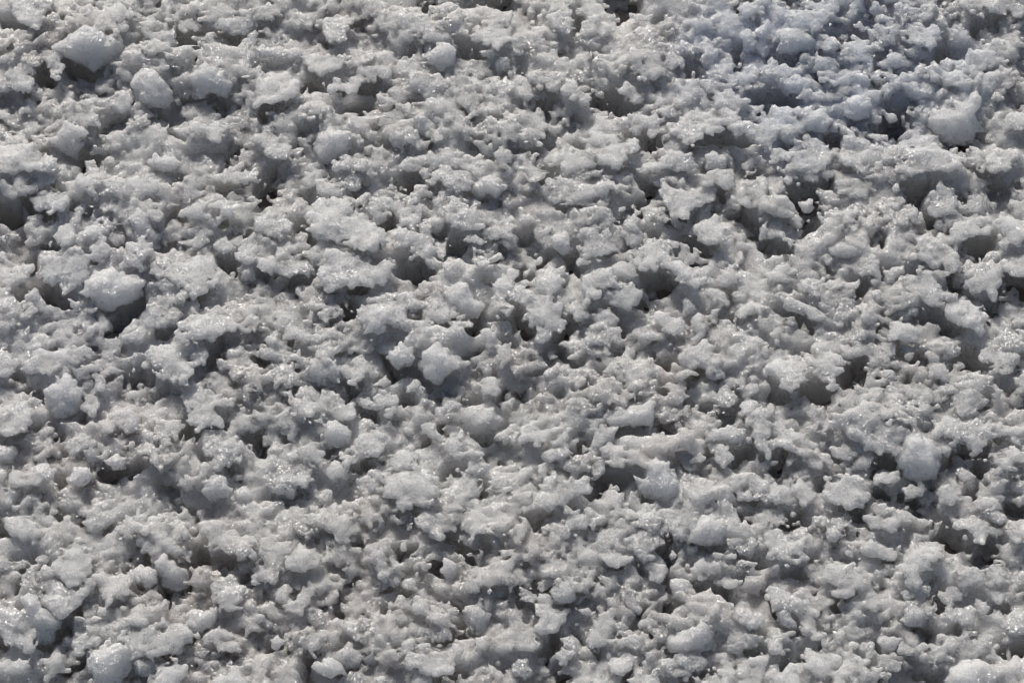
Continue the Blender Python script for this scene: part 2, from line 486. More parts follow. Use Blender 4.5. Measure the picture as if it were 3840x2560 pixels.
(0,1): """
P 5 0 50 0 58 4 52 10 48 10 34 13 30 20 20 20 12 14
P 30 25 40 18 46 22 64 26 62 34 52 41 46 36 42 33 36 36 31 32|ragged grey flake jutting over a navy pit
P 66 34 76 29 82 30 80 36 74 39 68 37
P 152 28 162 28 176 32 186 28 206 30 222 34 212 42 200 45 192 44 184 48 176 49 166 42 164 34 156 34|bat-winged bright flake
P 170 64 172 54 184 48 196 47 202 55 196 60 190 70 182 72 172 68
L 122 52 118 44 126 37 134 40 138 50 146 62 144 70 136 76 126 72 122 60|rounded blue-grey shoulder of snow
P 68 68 72 56 88 44 100 46 104 56 98 64 104 76 92 80 80 76 76 70
P 50 66 56 54 60 46 72 42 76 50 70 58 66 68 58 68
P 36 94 40 80 48 76 56 80 70 74 82 82 80 98 70 112 60 112 50 104 44 102 34 100|pitted grey shell with a scalloped skirt
L 72 112 82 98 92 92 100 90 110 96 124 98 138 100 132 108 120 120 112 124 108 127 98 130 90 127 84 116 76 116|large white mushroom cap over black shade
P 136 94 140 84 148 80 160 84 166 78 184 80 196 78 202 90 204 100 196 108 186 114 178 116 172 112 162 104 154 100 146 100|great lobed plate ending in a rounded tip
P 196 68 206 64 214 72 210 78 198 76
P 220 70 235 56 235 84 226 86 214 80
P 62 118 74 120 74 126 68 125
P 96 57 106 56 116 62 116 68 106 69 100 64
P 76 18 90 10 110 10 130 4 148 8 150 24 132 30 110 24 90 22
P 162 12 176 8 184 20 176 28 160 26
P 190 4 216 0 235 0 235 10 210 12
P 160 150 170 136 186 130 204 124 216 126 235 128 235 150 200 150 190 157 162 157
L 222 92 228 82 235 84 235 102 222 98
P 110 152 120 150 132 142 136 150 130 157 112 157
P 132 128 142 122 160 124 168 132 150 144 138 142
L 12 142 18 138 22 142 18 145
P 16 130 28 124 34 128 26 136 18 138
D 13 18 22 20 30 24 31 34 42 34 52 41 52 50 48 56 30 54 20 36 12 26
D 0 40 18 32 22 50 12 58 2 52
D 32 14 46 10 54 10 50 20 38 18 32 20
D 66 38 74 39 84 33 96 36 86 46 80 49 74 44
D 200 46 214 42 216 50 232 56 218 66 206 64 202 58
D 202 18 218 14 230 12 235 24 216 28 204 28
D 40 66 52 66 60 72 56 78 50 74
D 28 108 40 100 50 106 62 116 68 124 68 132 54 134 44 130 36 120
D 12 114 24 114 36 124 24 126
D 108 126 120 118 134 110 140 104 134 118 132 130 126 140 114 150 108 157 90 157 90 134
D 162 104 172 112 182 116 192 120 186 131 172 124 166 114
D 202 84 222 80 220 96 206 100 202 92
D 82 80 94 80 104 78 100 66 112 72 116 80 100 88 84 94
D 122 76 132 80 130 82
D 176 26 187 24 186 32 178 32
D 166 46 176 49 174 54 158 54
D 69 0 82 0 82 6 76 7
D 200 152 214 152 212 157 200 157
D 138 150 156 146 160 150 160 157 144 157
D 20 88 36 80 34 94 24 98 16 94
D 180 70 186 72 186 78 181 77
""",
(1,1): """
P 46 46 50 36 58 28 70 26 86 30 87 42 98 42 110 48 120 58 118 66 110 72 100 75 90 72 82 68 74 66 66 60 54 59 48 52|largest flat white sheet with a saw-toothed lower edge
P 56 98 58 88 66 78 76 74 92 76 108 78 110 84 120 82 124 90 122 104 112 106 104 108 96 106 86 111 72 112 59 110 54 104|large grey plate leaning above a bright lip
P 58 116 60 111 70 112 86 111 83 119 75 121 66 118|thin glowing lip under a grey plate
P 101 36 106 26 118 23 128 28 122 38 122 44 112 47 104 42|oval flake with black cracks
P 122 28 140 29 154 32 152 44 146 54 132 50 128 40 122 36
P 124 62 130 56 146 56 156 56 164 66 166 78 170 88 158 88 152 82 144 78 140 70 134 76 126 72|long white apron ending in a blunt point
P 173 38 178 26 188 25 192 32 204 36 210 44 204 52 190 54 180 52 174 48
L 200 12 208 5 222 8 228 18 222 26 214 22 204 26 200 18
P 150 0 190 0 200 8 198 18 186 20 174 18 160 10
P 92 128 104 118 118 112 134 112 146 116 150 124 136 130 140 138 155 144 155 150 144 150 124 142 108 150 101 147 99 138|claw-shaped plate curling round a brown hole
P 134 112 164 114 174 112 182 124 182 134 172 139 160 136 148 128 140 122
L 170 114 176 108 186 104 193 105 195 112 210 124 202 134 192 137 184 136 180 128|brightest beaked dome above a long black cave
P 0 80 18 82 30 84 46 80 52 88 46 96 30 98 14 94 0 92
P 0 40 20 38 30 44 34 50 28 58 14 60 0 58
P 55 12 64 10 74 14 78 22 70 24 58 20
P 74 14 90 0 108 6 100 14 96 16 86 18
P 211 60 212 46 224 42 235 42 235 60 222 66
L 154 46 164 42 174 44 174 52 168 58 158 54
P 166 66 174 66 175 78 170 86 166 80
P 12 150 20 142 38 138 46 144 60 152 74 144 84 148 80 157 12 157
P 216 120 218 104 230 96 235 94 235 134 224 136 216 130
L 72 130 80 134 78 140 73 138
P 46 0 55 2 56 10 50 16 42 10
P 188 66 204 62 212 66 208 70 196 68
D 0 10 18 2 22 16 20 28 21 38 0 40
D 30 52 46 50 50 58 58 60 74 66 82 70 98 76 108 74 106 78 90 78 70 76 60 84 56 92 50 84 44 76 34 64
D 22 60 34 68 34 84 24 84
D 6 78 14 72 22 74 10 78 0 80
D 0 96 14 92 16 104 10 112 0 112
D 18 98 30 100 46 96 52 102 44 112 36 118 22 108
D 14 118 22 116 22 126 16 126
D 84 22 100 14 106 26 100 36 88 40 86 28
D 128 10 146 4 152 0 156 10 168 18 172 38 166 42 158 40 150 28 136 24 128 20
D 110 46 120 44 122 38 130 44 128 56 122 64 114 72 116 80 110 84 109 78 118 60
D 188 20 202 26 212 34 211 44 204 36 192 30
D 160 58 174 60 172 66 164 64
D 176 72 190 70 212 68 228 64 228 76 216 82 200 76 186 82 172 86 170 88 176 78
D 126 96 134 84 150 84 156 88 170 90 168 102 154 112 142 106 130 108
D 86 111 98 106 111 112 104 120 92 120 82 120
D 56 118 74 122 90 122 94 130 100 142 108 150 90 157 80 152 76 142 62 130
D 140 126 150 130 160 138 174 140 186 136 204 134 208 150 212 157 172 157 156 150 152 142 142 136
D 214 140 232 136 235 146 220 146
D 144 42 156 44 152 50
D 40 30 46 29 49 34 48 38 44 36
D 206 104 216 104 215 112 208 110
D 210 0 222 2 220 6
""",
(2,1): """
P 32 12 46 8 70 16 84 10 98 10 106 18 96 22 90 20 92 28 76 34 60 30 46 34 40 28 34 22|wide wavy sheet between two dark hollows
P 134 14 142 11 152 16 160 20 174 14 186 18 190 26 176 30 166 34 160 42 150 42 144 38 136 28
L 36 62 40 57 48 57 54 66 58 72 50 78 38 72|pale snub-nosed lump
P 60 64 66 54 76 50 90 52 94 62 96 70 88 74 80 80 72 84 62 88 58 84 64 80 58 72|tall cascading flake with glassy fringe
P 66 36 74 34 78 38 74 43 68 42
L 76 34 82 32 86 36 80 38
P 112 84 114 74 126 66 142 64 152 68 148 76 150 84 166 90 174 94 178 104 168 108 156 100 148 98 140 88 128 92 120 92|brilliant white saddle above a violet shadow
P 88 92 98 84 112 84 118 94 116 98 100 100
P 64 106 66 98 76 90 88 90 96 98 100 106 84 108 82 116 70 118
P 81 110 88 104 104 106 112 106 118 112 118 118 108 126 96 122 86 120
L 104 114 112 112 120 118 112 126 106 124
P 0 112 4 107 20 110 34 116 44 122 48 134 44 146 36 152 30 157 18 157 24 146 14 140 12 128 2 124|huge whale-backed sheet sloping away
P 24 92 36 86 46 90 50 100 44 108 34 118 28 110 22 100
P 52 122 60 112 72 118 68 124 70 136 60 138 46 128
L 155 128 160 118 168 122 170 130 158 136
P 128 134 142 128 156 136 162 144 150 152 140 148 132 142|pale lozenge of smooth crust
P 72 142 84 140 96 144 102 152 98 157 70 157
P 160 140 172 132 180 142 178 152 168 157 160 150
P 168 52 172 44 184 44 190 50 196 58 194 66 180 66 168 62
P 172 4 188 0 198 0 203 6 204 14 196 18 186 14 176 10|rounded fan-shaped flake
P 206 20 214 8 235 4 235 32 222 34 206 30
L 226 60 230 50 235 46 235 62 229 64
P 188 100 192 92 200 92 212 96 208 104 196 104
P 100 56 110 52 122 54 122 66 110 68 102 62
P 8 12 14 8 24 9 26 14 12 18
L 182 116 186 114 188 120 184 123
D 24 2 34 8 32 14 26 17 22 8
D 62 10 80 8 84 12 78 16 66 15
D 88 18 96 22 106 20 108 28 100 28
D 94 0 106 0 108 10 104 12
D 110 14 134 12 134 22 137 30 146 42 158 42 159 54 154 52 142 53 138 44 124 46 108 46 102 40 112 32 126 26 118 20
D 148 10 164 5 168 14 156 19 150 14
D 42 44 54 42 60 38 62 32 70 33 66 38 70 44 75 42 70 50 54 52 46 48
D 2 58 14 59 22 63 12 68 6 62
D 89 46 98 46 104 38 102 54 98 58 94 57
D 6 72 20 74 40 76 30 84 14 82
D 44 76 58 76 62 80 56 88 70 90 68 96 62 100 63 107 56 98 42 96 48 86
D 82 80 90 75 96 82 92 92 86 90
D 98 82 106 76 102 70 109 68 110 80 100 84
D 152 64 170 60 190 68 188 80 172 90 160 84 150 80
D 118 98 132 92 139 87 147 94 160 104 150 112 136 116 128 130 106 128 116 118 118 108
D 30 106 48 104 46 114 38 119 32 114
D 2 94 10 90 26 106 22 110 6 104
D 0 126 10 124 14 138 24 146 16 157 0 150
D 48 136 56 138 58 146 70 132 74 140 70 157 36 157 44 146
D 84 140 98 138 108 144 102 152 94 142
D 166 116 180 112 184 124 172 122
D 178 134 206 136 212 146 182 148
D 186 20 200 20 198 30 192 30
D 176 30 185 30 180 34
D 186 44 200 42 210 36 228 60 226 66 214 64 212 50
D 228 64 235 64 235 78 228 74
D 178 94 190 90 184 100
D 124 58 136 60 128 68 122 68
D 193 118 200 117 198 121
""",
(3,1): """
P 12 0 56 0 59 6 54 8 46 6 42 10 34 9 28 13 18 10
L 28 31 32 28 40 28 43 34 38 40 30 38|lone blurred bright bead inside a deep dark well
P 62 12 70 8 84 8 92 10 97 18 90 24 76 24 62 20
P 107 8 116 2 130 0 146 4 140 10 130 10 126 13 112 12
P 100 34 118 36 132 34 142 40 138 50 130 53 118 50 108 44|grey glassy flake with a broken black-veined side
P 48 42 60 36 76 35 84 38 92 44 88 50 76 52 60 58 54 50
L 74 37 82 36 92 42 92 46 88 49 80 44
P 114 66 122 59 130 59 136 64 136 78 128 83 120 80 114 70|bright five-sided plate like a medal
P 136 64 150 62 160 66 172 76 176 84 170 96 154 94 144 84 138 78
P 176 36 184 24 190 22 196 30 196 38 182 40
P 170 52 184 44 204 42 210 52 200 60 186 62 170 64|warm white bank over a black basin
P 147 20 160 12 170 18 176 30 170 40 152 40 144 34
P 96 34 104 26 120 24 126 26 120 36 104 38
L 55 72 62 66 76 66 86 70 90 78 80 84 66 82
P 48 80 52 78 60 82 60 86 52 86|small bright slanted chip
P 64 84 76 84 88 78 98 78 104 90 106 98 98 100 88 96 76 92 64 94
L 107 92 114 88 124 88 130 96 120 98 116 108 108 110 106 100
P 117 106 122 98 134 96 150 98 160 108 168 114 160 122 150 127 140 118 132 114 124 110|lobed grey shelf like a seashell
P 178 100 184 96 196 84 204 82 216 92 214 104 206 118 196 112 184 110
P 213 78 222 76 235 76 235 92 226 96 216 90
P 24 106 36 100 46 104 50 112 70 106 78 112 70 120 60 124 40 116 28 112
P 12 118 26 118 40 126 54 130 56 136 48 141 38 134 30 130 14 126
L 80 126 86 120 92 123 96 128 90 132 82 130|standing faceted ice chip beside a black hole
P 109 130 116 122 130 124 142 128 136 134 120 134 112 136
P 138 128 142 126 147 130 144 134
P 110 142 122 138 134 144 139 154 132 157 112 157
P 70 152 80 138 90 136 94 146 88 157 72 157
P 92 154 100 151 110 155 108 157
P 160 122 170 114 182 120 196 128 200 136 196 150 180 144 164 134
P 0 44 10 42 16 50 16 60 24 66 18 72 8 62 0 60
L 17 46 24 42 32 46 32 52 24 54
L 193 12 198 10 201 14 198 20 190 18
P 212 40 226 46 235 50 235 66 218 70 212 60
P 0 94 20 88 28 94 24 102 8 106 0 104
P 94 112 104 110 112 116 106 124 96 118
L 14 140 20 136 26 140 22 144
D 14 12 30 12 40 8 56 8 60 14 52 32 48 36 46 44 52 50 50 62 34 64 28 68 22 56 32 50 30 42 22 38 14 26
D 58 2 86 0 84 8 70 8 56 12
D 108 18 120 14 140 16 146 20 142 30 140 38 146 42 136 52 144 58 140 62 130 56 118 58 120 52 130 53 138 48 130 36 120 34 124 28
D 196 16 206 14 220 20 218 30 206 32 194 26
D 177 4 190 0 205 4 216 12 224 18 200 16 184 14
D 92 80 90 70 102 62 108 68 108 78 100 82 98 76
D 120 84 132 80 134 86 124 88
D 172 72 178 64 200 60 214 60 208 76 196 84 192 98 184 94 174 86
D 216 88 222 92 235 92 235 130 220 122 212 120 210 110 216 100
D 44 98 50 88 56 88 54 98 60 106 54 110 46 104
D 16 110 20 103 26 106 30 114 42 124 28 116 18 114
D 78 108 90 106 94 110 88 120 80 128 74 134 66 128 60 128 72 120
D 118 116 134 116 138 126 124 122
D 154 98 176 94 176 114 190 120 194 124 180 118 168 110
D 196 120 212 118 216 128 206 148 198 142 200 132
D 4 130 14 128 30 132 38 138 48 142 50 150 44 157 22 150 28 142 10 136
D 132 138 150 130 166 136 178 148 176 157 160 152 142 150
D 92 142 104 140 112 150 100 150 92 148
D 0 70 18 70 28 80 14 88 0 82
D 142 44 168 44 164 52 148 54
D 98 92 104 100 104 106 96 102
""",
(0,2): """
P 59 12 66 6 76 4 84 9 86 16 80 20 72 21 64 20|round ribbed flake like a scallop shell
L 42 46 52 36 56 28 62 28 68 36 74 44 76 56 72 66 60 72 46 68 43 56|tall egg-shaped grey hummock
P 60 20 72 22 86 18 92 26 84 34 70 34
P 77 50 86 46 92 54 90 66 84 72 78 62
P 103 66 112 60 122 62 130 70 128 80 122 82 116 84 110 78 104 72|sparkling button-shaped disc in a brown hollow
P 132 18 140 8 160 0 186 0 192 8 188 20 176 22 178 30 170 38 156 36 146 32 140 24
L 206 12 210 5 218 3 224 6 226 12 222 20 212 20 207 16|small smooth ball beside a crescent hole
P 168 42 178 37 190 38 196 44 206 52 216 54 214 62 196 58 196 66 204 76 194 80 180 80 170 66 168 54
P 140 84 146 76 156 72 168 72 164 86 160 92 154 96 146 92 140 88
L 128 94 134 84 142 84 146 92 144 104 136 106 128 100
P 125 124 136 114 144 110 146 114 140 120 134 124|bright white splinter pointing down
P 145 110 150 98 164 96 160 106 156 116 150 118 146 114
P 185 98 192 88 208 86 218 90 232 96 226 104 210 112 200 118 196 110 188 106
L 186 130 190 124 200 122 208 126 214 134 212 144 200 148 188 146 184 138|upright pale hump with a smooth crest
L 214 138 224 134 232 142 226 148 216 146
P 8 124 16 116 32 114 44 110 50 118 48 126 36 130 20 136 8 130|soft white bank like a sleeping animal
L 62 124 70 116 80 114 84 122 82 132 70 134 64 130
P 61 92 66 86 84 88 88 96 78 98 72 104 64 106 60 98
L 0 96 10 94 16 104 14 112 0 114
P 0 70 12 54 26 50 34 56 28 70 26 84 12 84 0 86
P 0 10 10 8 16 16 18 26 8 32 0 34
L 96 110 104 104 112 106 114 116 104 120
L 77 100 84 96 92 102 92 112 82 112
P 20 20 34 14 52 14 58 20 52 28 36 30 22 28
P 216 36 226 28 235 26 235 44 222 46
P 86 24 90 30 98 34 96 44 90 47 86 40
D 70 0 92 0 114 4 116 16 110 12 92 4 88 12 80 6
D 5 36 12 28 20 34 26 46 44 52 42 60 30 50 20 46 10 42
D 44 8 56 8 56 16 50 14
D 70 34 80 33 90 46 98 38 110 30 134 24 146 34 140 46 116 44 106 46 92 52 84 48 76 42
D 2 54 10 52 12 60 2 62
D 98 78 104 74 112 84 122 84 130 78 140 80 136 86 128 92 118 96 110 90 100 84
D 140 52 156 48 164 52 168 58 156 60 142 56
D 188 10 196 4 206 2 205 16 216 26 198 26 180 28 176 22
D 188 34 200 30 204 36 192 41
D 164 84 176 72 180 80 194 80 208 82 222 88 200 88 188 92 184 98 172 94 164 92
D 26 84 40 86 46 80 60 90 56 92 40 90
D 12 90 26 88 22 98 14 96
D 42 100 52 100 60 106 50 106 44 108
D 82 114 92 114 108 120 126 118 134 124 124 132 108 130 94 126
D 136 100 144 106 140 110 130 110
D 187 104 194 116 210 116 224 124 235 130 228 136 216 132 206 124 196 122 188 116
D 54 124 62 126 64 138 54 134
D 144 134 156 130 164 140 150 148
D 228 92 235 90 235 104 230 100
D 112 140 124 144 130 148 120 148
D 76 76 84 70 94 76 98 84 86 88 78 82
""",
(1,2): """
P 5 18 4 8 18 0 32 0 30 8 40 12 44 20 30 18 24 22 16 18
L 40 36 46 24 56 18 72 20 76 30 70 38 58 42 48 38
P 76 26 88 22 94 14 100 14 104 20 100 32 92 38 82 40 78 32
P 107 6 112 0 134 0 128 4 122 10 116 8
L 122 10 132 2 142 6 146 16 140 22 128 24 122 16|soft cotton-like puff over a blue-black cave
L 148 20 158 8 168 2 176 8 182 14 188 22 180 26 174 34 166 39 158 38 152 28 146 22|conical white peak with a drooping skirt
L 38 52 42 42 50 40 58 46 62 56 56 62 42 58|half-shaded round boulder of snow
P 64 62 66 56 76 52 82 56 88 58 94 64 92 70 84 72 76 71 68 66|crinkled bright flake with a notch on top
P 92 58 94 51 102 52 108 56 112 62 100 60
P 108 56 114 46 124 42 130 50 130 60 132 64 128 70 124 72 116 68 112 62
P 20 72 28 68 40 74 38 84 34 91 26 88 22 80|dazzling white tongue casting a grey shadow
L 60 80 66 74 76 74 84 82 88 92 80 98 68 98 60 90
P 86 92 96 86 114 86 119 90 112 102 104 108 94 114 84 114 78 106 88 104|long bright ramp above a brown trench
P 36 104 40 96 56 96 62 102 60 112 52 116 42 110
P 200 68 208 58 216 60 220 66 216 72 206 75 202 72|small dazzling anvil-shaped flake
P 164 64 172 58 184 58 186 62 172 68 166 70
P 137 42 144 36 150 38 150 44 140 46
P 100 128 106 119 118 118 134 120 148 118 162 122 164 132 162 146 156 152 146 152 136 155 130 152 124 142 118 143 110 136 102 132|broad silver plate with two hanging lobes
L 8 134 14 130 28 128 36 132 38 142 32 147 26 144 16 140
P 12 126 26 112 44 112 50 124 46 134 34 130 20 130
P 62 114 72 110 82 116 84 124 70 126 64 122
P 124 104 130 98 144 96 148 104 142 112 150 116 132 118 124 112
P 212 140 216 130 235 128 235 154 222 150 214 150
P 151 79 160 76 165 78 164 84 176 92 160 88 152 84
P 172 96 188 86 212 98 200 106 184 106 176 102
P 206 40 212 32 220 34 225 46 220 54 210 52
P 220 6 235 2 235 20 224 22
P 192 114 206 108 214 114 210 122 194 122
P 196 154 208 148 214 157 198 157
L 12 100 18 95 26 98 26 104 14 104
D 29 8 32 0 39 0 36 8
D 0 10 5 10 6 18 18 20 24 24 34 18 46 22 40 32 26 32 8 30 2 22
D 108 8 116 10 124 20 130 25 144 22 150 26 156 34 158 38 176 44 177 56 168 50 154 40 150 34 140 40 116 44 112 40 120 30 112 18
D 80 14 92 10 104 4 98 12 90 18 82 22
D 84 40 98 38 96 46 92 56 88 58 82 58 80 50
D 24 46 38 50 38 60 30 66 24 60
D 40 60 60 54 64 60 50 62
D 130 52 142 50 152 62 146 64 138 64 131 60
D 94 62 108 60 114 68 124 73 132 68 136 76 126 82 112 74 104 78 90 84 86 90 84 80
D 190 16 202 8 210 10 204 20 194 22
D 192 56 208 54 206 60 196 62
D 218 54 228 44 235 30 235 48 224 58
D 166 68 178 76 184 78 178 88 172 90 168 80
D 198 86 216 84 220 92 210 98 200 92
D 0 88 8 84 18 92 12 98 6 94 10 108 0 108
D 24 90 34 90 36 104 30 112 26 104
D 61 98 74 98 70 106 72 112 62 108
D 97 118 102 108 114 102 122 106 114 114 104 122 98 124
D 84 120 96 118 98 128 88 124
D 126 118 136 108 144 112 148 118
D 172 126 182 116 196 128 186 138 176 134
D 148 94 156 88 164 98 152 100
D 120 142 126 146 134 156 124 157 118 148
D 4 152 16 146 32 148 46 144 50 156 30 157 6 157
D 200 130 214 130 212 146 204 150 200 140
D 162 146 170 134 176 146 164 150
D 208 106 218 104 222 114 212 112
""",
(2,2): """
P 52 10 46 2 56 0 94 0 90 4 92 12 84 13 80 6 72 10 70 14 60 16 54 14
L 29 30 34 24 42 19 45 24 42 32 32 34
L 46 32 50 28 56 30 54 36 48 36
P 94 36 98 24 106 20 120 18 122 13 130 15 132 22 136 28 132 34 124 36 128 46 132 50 120 54 104 46 92 40|large craggy block with a turned-up corner
P 157 20 158 12 170 2 180 0 184 8 193 14 194 24 200 34 190 36 178 30 172 22 164 24
P 190 44 196 41 204 44 206 54 202 62 194 60 188 54
P 210 40 220 36 228 44 222 52 228 62 218 70 212 66 210 56
L 86 68 96 60 110 60 118 60 122 57 129 58 129 72 130 82 130 87 124 86 124 78 116 76 106 76 96 80 84 76|white arched bridge over two brown holes
P 73 84 80 76 92 78 98 82 96 88 86 92 80 98 72 96
P 50 56 60 48 76 56 86 58 84 66 70 66 54 62
L 144 64 150 60 154 62 154 70 146 70
L 148 76 154 73 158 80 150 82
P 29 100 36 94 50 92 56 98 56 106 48 110 44 110 38 107 34 110 30 106|oyster-shaped flake with three little lobes
P 58 108 66 100 74 102 82 110 88 118 82 124 74 125 66 118|smooth arrowhead flake above a dark pool
P 8 78 18 72 28 78 48 82 46 92 30 92 20 95 10 92
P 34 124 40 120 56 126 70 126 76 132 70 140 56 140 52 150 56 157 6 157 20 146 30 136
L 114 126 122 124 124 114 132 108 142 110 148 120 156 128 158 140 150 150 136 150 122 140 116 134|great pale dome pierced by one small brown hole
P 106 96 116 92 124 94 126 102 120 112 110 112 106 104
P 178 84 190 80 204 80 214 82 218 92 204 94 194 92 182 96
P 217 74 222 68 235 64 235 104 226 100 220 92 222 82|pitted upright flake like a torn page
P 182 94 196 96 206 104 196 116 186 106
P 148 104 158 98 166 108 166 120 158 118
P 196 130 204 124 220 124 235 126 235 146 224 144 214 142 204 138|bright overhanging bank above a brown-black cave
L 194 150 200 146 204 150 206 157 194 157
P 178 150 186 142 196 146 192 157 176 157
P 122 150 140 148 150 154 144 157 124 157
P 24 116 30 110 40 114 40 120 34 126 26 124
L 90 134 96 131 100 136 94 140
P 228 6 235 4 235 20 230 16
D 10 14 34 10 40 0 46 4 52 14 56 22 44 20 28 22 16 20
D 70 14 80 6 84 13 92 12 98 8 110 14 114 18 100 22 94 30 80 26 70 20
D 54 22 66 24 64 32 56 30
D 4 40 16 38 22 44 22 52 10 58 6 48
D 34 52 44 50 50 56 48 66 42 66 38 56
D 76 36 81 38 79 41
D 130 16 150 24 156 28 140 32 134 26
D 158 40 166 28 170 20 176 34 170 42 160 45
D 180 42 194 38 188 46
D 60 48 70 48 70 54 60 54
D 88 58 100 48 112 60 104 60
D 130 54 134 46 148 46 158 56 172 62 196 64 204 70 216 74 218 80 202 80 180 70 160 62 146 54
D 54 64 70 68 78 74 74 80 60 78 52 70
D 88 88 98 82 96 88 90 91
D 120 78 125 78 125 86 121 84
D 130 84 146 80 152 86 168 94 164 98 150 94 138 92
D 14 94 28 92 26 98 18 98
D 58 98 70 94 70 100 58 106
D 34 110 50 110 48 116 38 114
D 20 138 30 128 32 134 26 142 19 138
D 76 126 86 119 104 124 114 128 108 138 104 144 88 144 70 150 64 142 74 134
D 134 126 142 124 141 131 135 130
D 146 112 156 116 156 124 148 118
D 178 112 183 98 189 106 188 120 180 124
D 198 116 210 96 220 92 224 100 235 106 222 122 206 120
D 206 140 222 144 235 144 235 155 214 157 204 148
D 48 155 55 150 57 157
D 116 156 124 147 124 157
D 220 10 226 6 232 20 222 18
""",
(3,2): """
P 68 14 67 4 76 0 116 0 117 12 114 20 106 24 96 20 90 12 86 14 78 18|pale rounded tabletop flake
P 0 26 6 18 16 18 24 16 34 20 48 12 58 12 68 18 66 26 62 36 58 40 50 36 44 34 32 38 26 44 20 47 10 44 2 34|wide sunlit terrace with a frayed edge
P 116 18 122 14 129 18 130 26 126 27 118 22
P 89 24 100 26 116 28 116 34 110 37 104 32 92 33
P 145 26 150 20 160 20 167 26 166 36 158 36 148 32|upright oval grey scale
P 123 4 134 2 154 2 150 8 136 8 130 12 124 8
P 153 4 172 0 176 4 172 12 166 18 158 12
P 194 8 204 6 222 8 229 18 226 26 216 30 206 24 196 16
P 173 40 182 34 194 30 204 34 212 44 218 50 206 54 196 56 192 64 184 68 172 66 166 56|big grey rosette of fused grains
P 104 48 108 41 118 42 124 50 128 58 120 62 112 60 106 56
L 114 66 118 61 130 62 140 64 144 72 150 76 144 82 138 87 132 84 126 78 118 74|dazzling white arrowhead pointing down
P 62 70 74 62 92 54 108 60 116 74 128 82 128 86 120 96 122 102 110 106 100 100 90 98 84 92 74 86 64 80
P 150 78 158 70 178 70 196 72 206 68 206 80 205 92 194 98 188 100 184 92 170 94 160 90 148 88|wide rippled curtain with a hanging point
L 115 108 122 98 128 88 140 86 150 94 158 100 158 116 154 126 140 130 126 126 120 116|blue-shaded slab beside the blackest hole
P 0 70 12 72 20 82 32 86 36 94 40 100 34 106 22 100 14 96 0 100
P 40 62 50 61 56 66 60 80 48 84 34 80
P 54 128 64 128 72 122 84 124 92 134 94 144 90 150 84 150 76 152 66 150 56 146 52 138|smooth turtle-backed plate
P 22 134 30 126 40 124 42 134 44 144 38 151 30 148 24 142
P 198 110 206 98 216 96 230 100 235 106 228 118 226 126 212 124 204 116
P 205 80 212 74 222 76 234 80 226 88 208 86
P 156 136 168 130 176 138 178 144 172 152 160 150 158 142
P 186 150 200 140 210 146 216 157 186 157
P 96 124 108 120 118 122 122 130 108 132 98 130
P 122 134 140 130 146 134 144 142 126 144
P 176 120 184 118 190 124 180 130 174 126
P 56 100 70 96 82 102 80 110 60 108
P 222 46 228 34 235 30 235 50 228 48
P 0 134 8 130 20 136 24 146 14 150 0 146
P 68 106 86 102 96 102 94 114 80 120 68 114
P 28 104 44 100 56 104 58 114 44 116 30 112
P 144 44 156 46 166 50 164 58 150 60
P 212 4 224 0 235 4 232 12
C 162 118 165 117 166 120 163 122|tiny glinting crystal in a round dark socket
D 70 26 86 14 92 20 104 26 90 26 88 34 104 34 108 40 104 50 92 52 88 56 70 62 58 70 52 62 40 58 24 54 10 48 24 46 34 38 54 43 62 38
D 0 40 10 46 24 50 26 68 12 66 0 58
D 118 2 122 10 128 12 138 10 144 18 144 28 130 32 125 28 130 20 120 12
D 166 16 174 12 184 10 194 8 194 14 206 26 204 32 184 34 170 32 168 24
D 128 48 142 44 148 54 144 64 132 56
D 150 36 158 42 154 46 146 40
D 170 66 184 70 192 66 198 56 208 56 200 68 192 72 176 72
D 140 86 150 78 148 86 142 88
D 115 94 128 88 122 98 118 100
D 96 102 108 107 116 104 115 110 122 122 126 130 118 124 108 120 98 122 96 128 88 124 96 114
D 162 100 170 94 182 92 190 100 204 98 200 108 188 110 178 106 164 108
D 157 112 166 110 174 116 168 122 158 126 156 120
D 188 112 200 114 206 124 198 128 190 120
D 0 104 12 100 16 92 22 98 24 110 12 122 2 118
D 54 104 64 104 68 112 58 114
D 44 130 50 128 54 140 50 144 44 138
D 94 138 104 134 120 138 126 144 140 146 146 140 144 132 154 128 158 144 160 156 148 156 130 152 98 146
D 56 154 70 151 86 151 92 154 84 157 58 157
D 176 142 190 136 200 138 194 144 184 152 176 150
D 228 20 235 6 235 26 230 26
D 222 50 235 52 235 68 226 66
D 204 80 210 90 218 96 206 96
D 216 150 228 148 235 152 230 157 220 157
D 216 124 235 118 232 132 210 134 204 128
D 12 12 24 8 38 10 30 16 18 16
""",
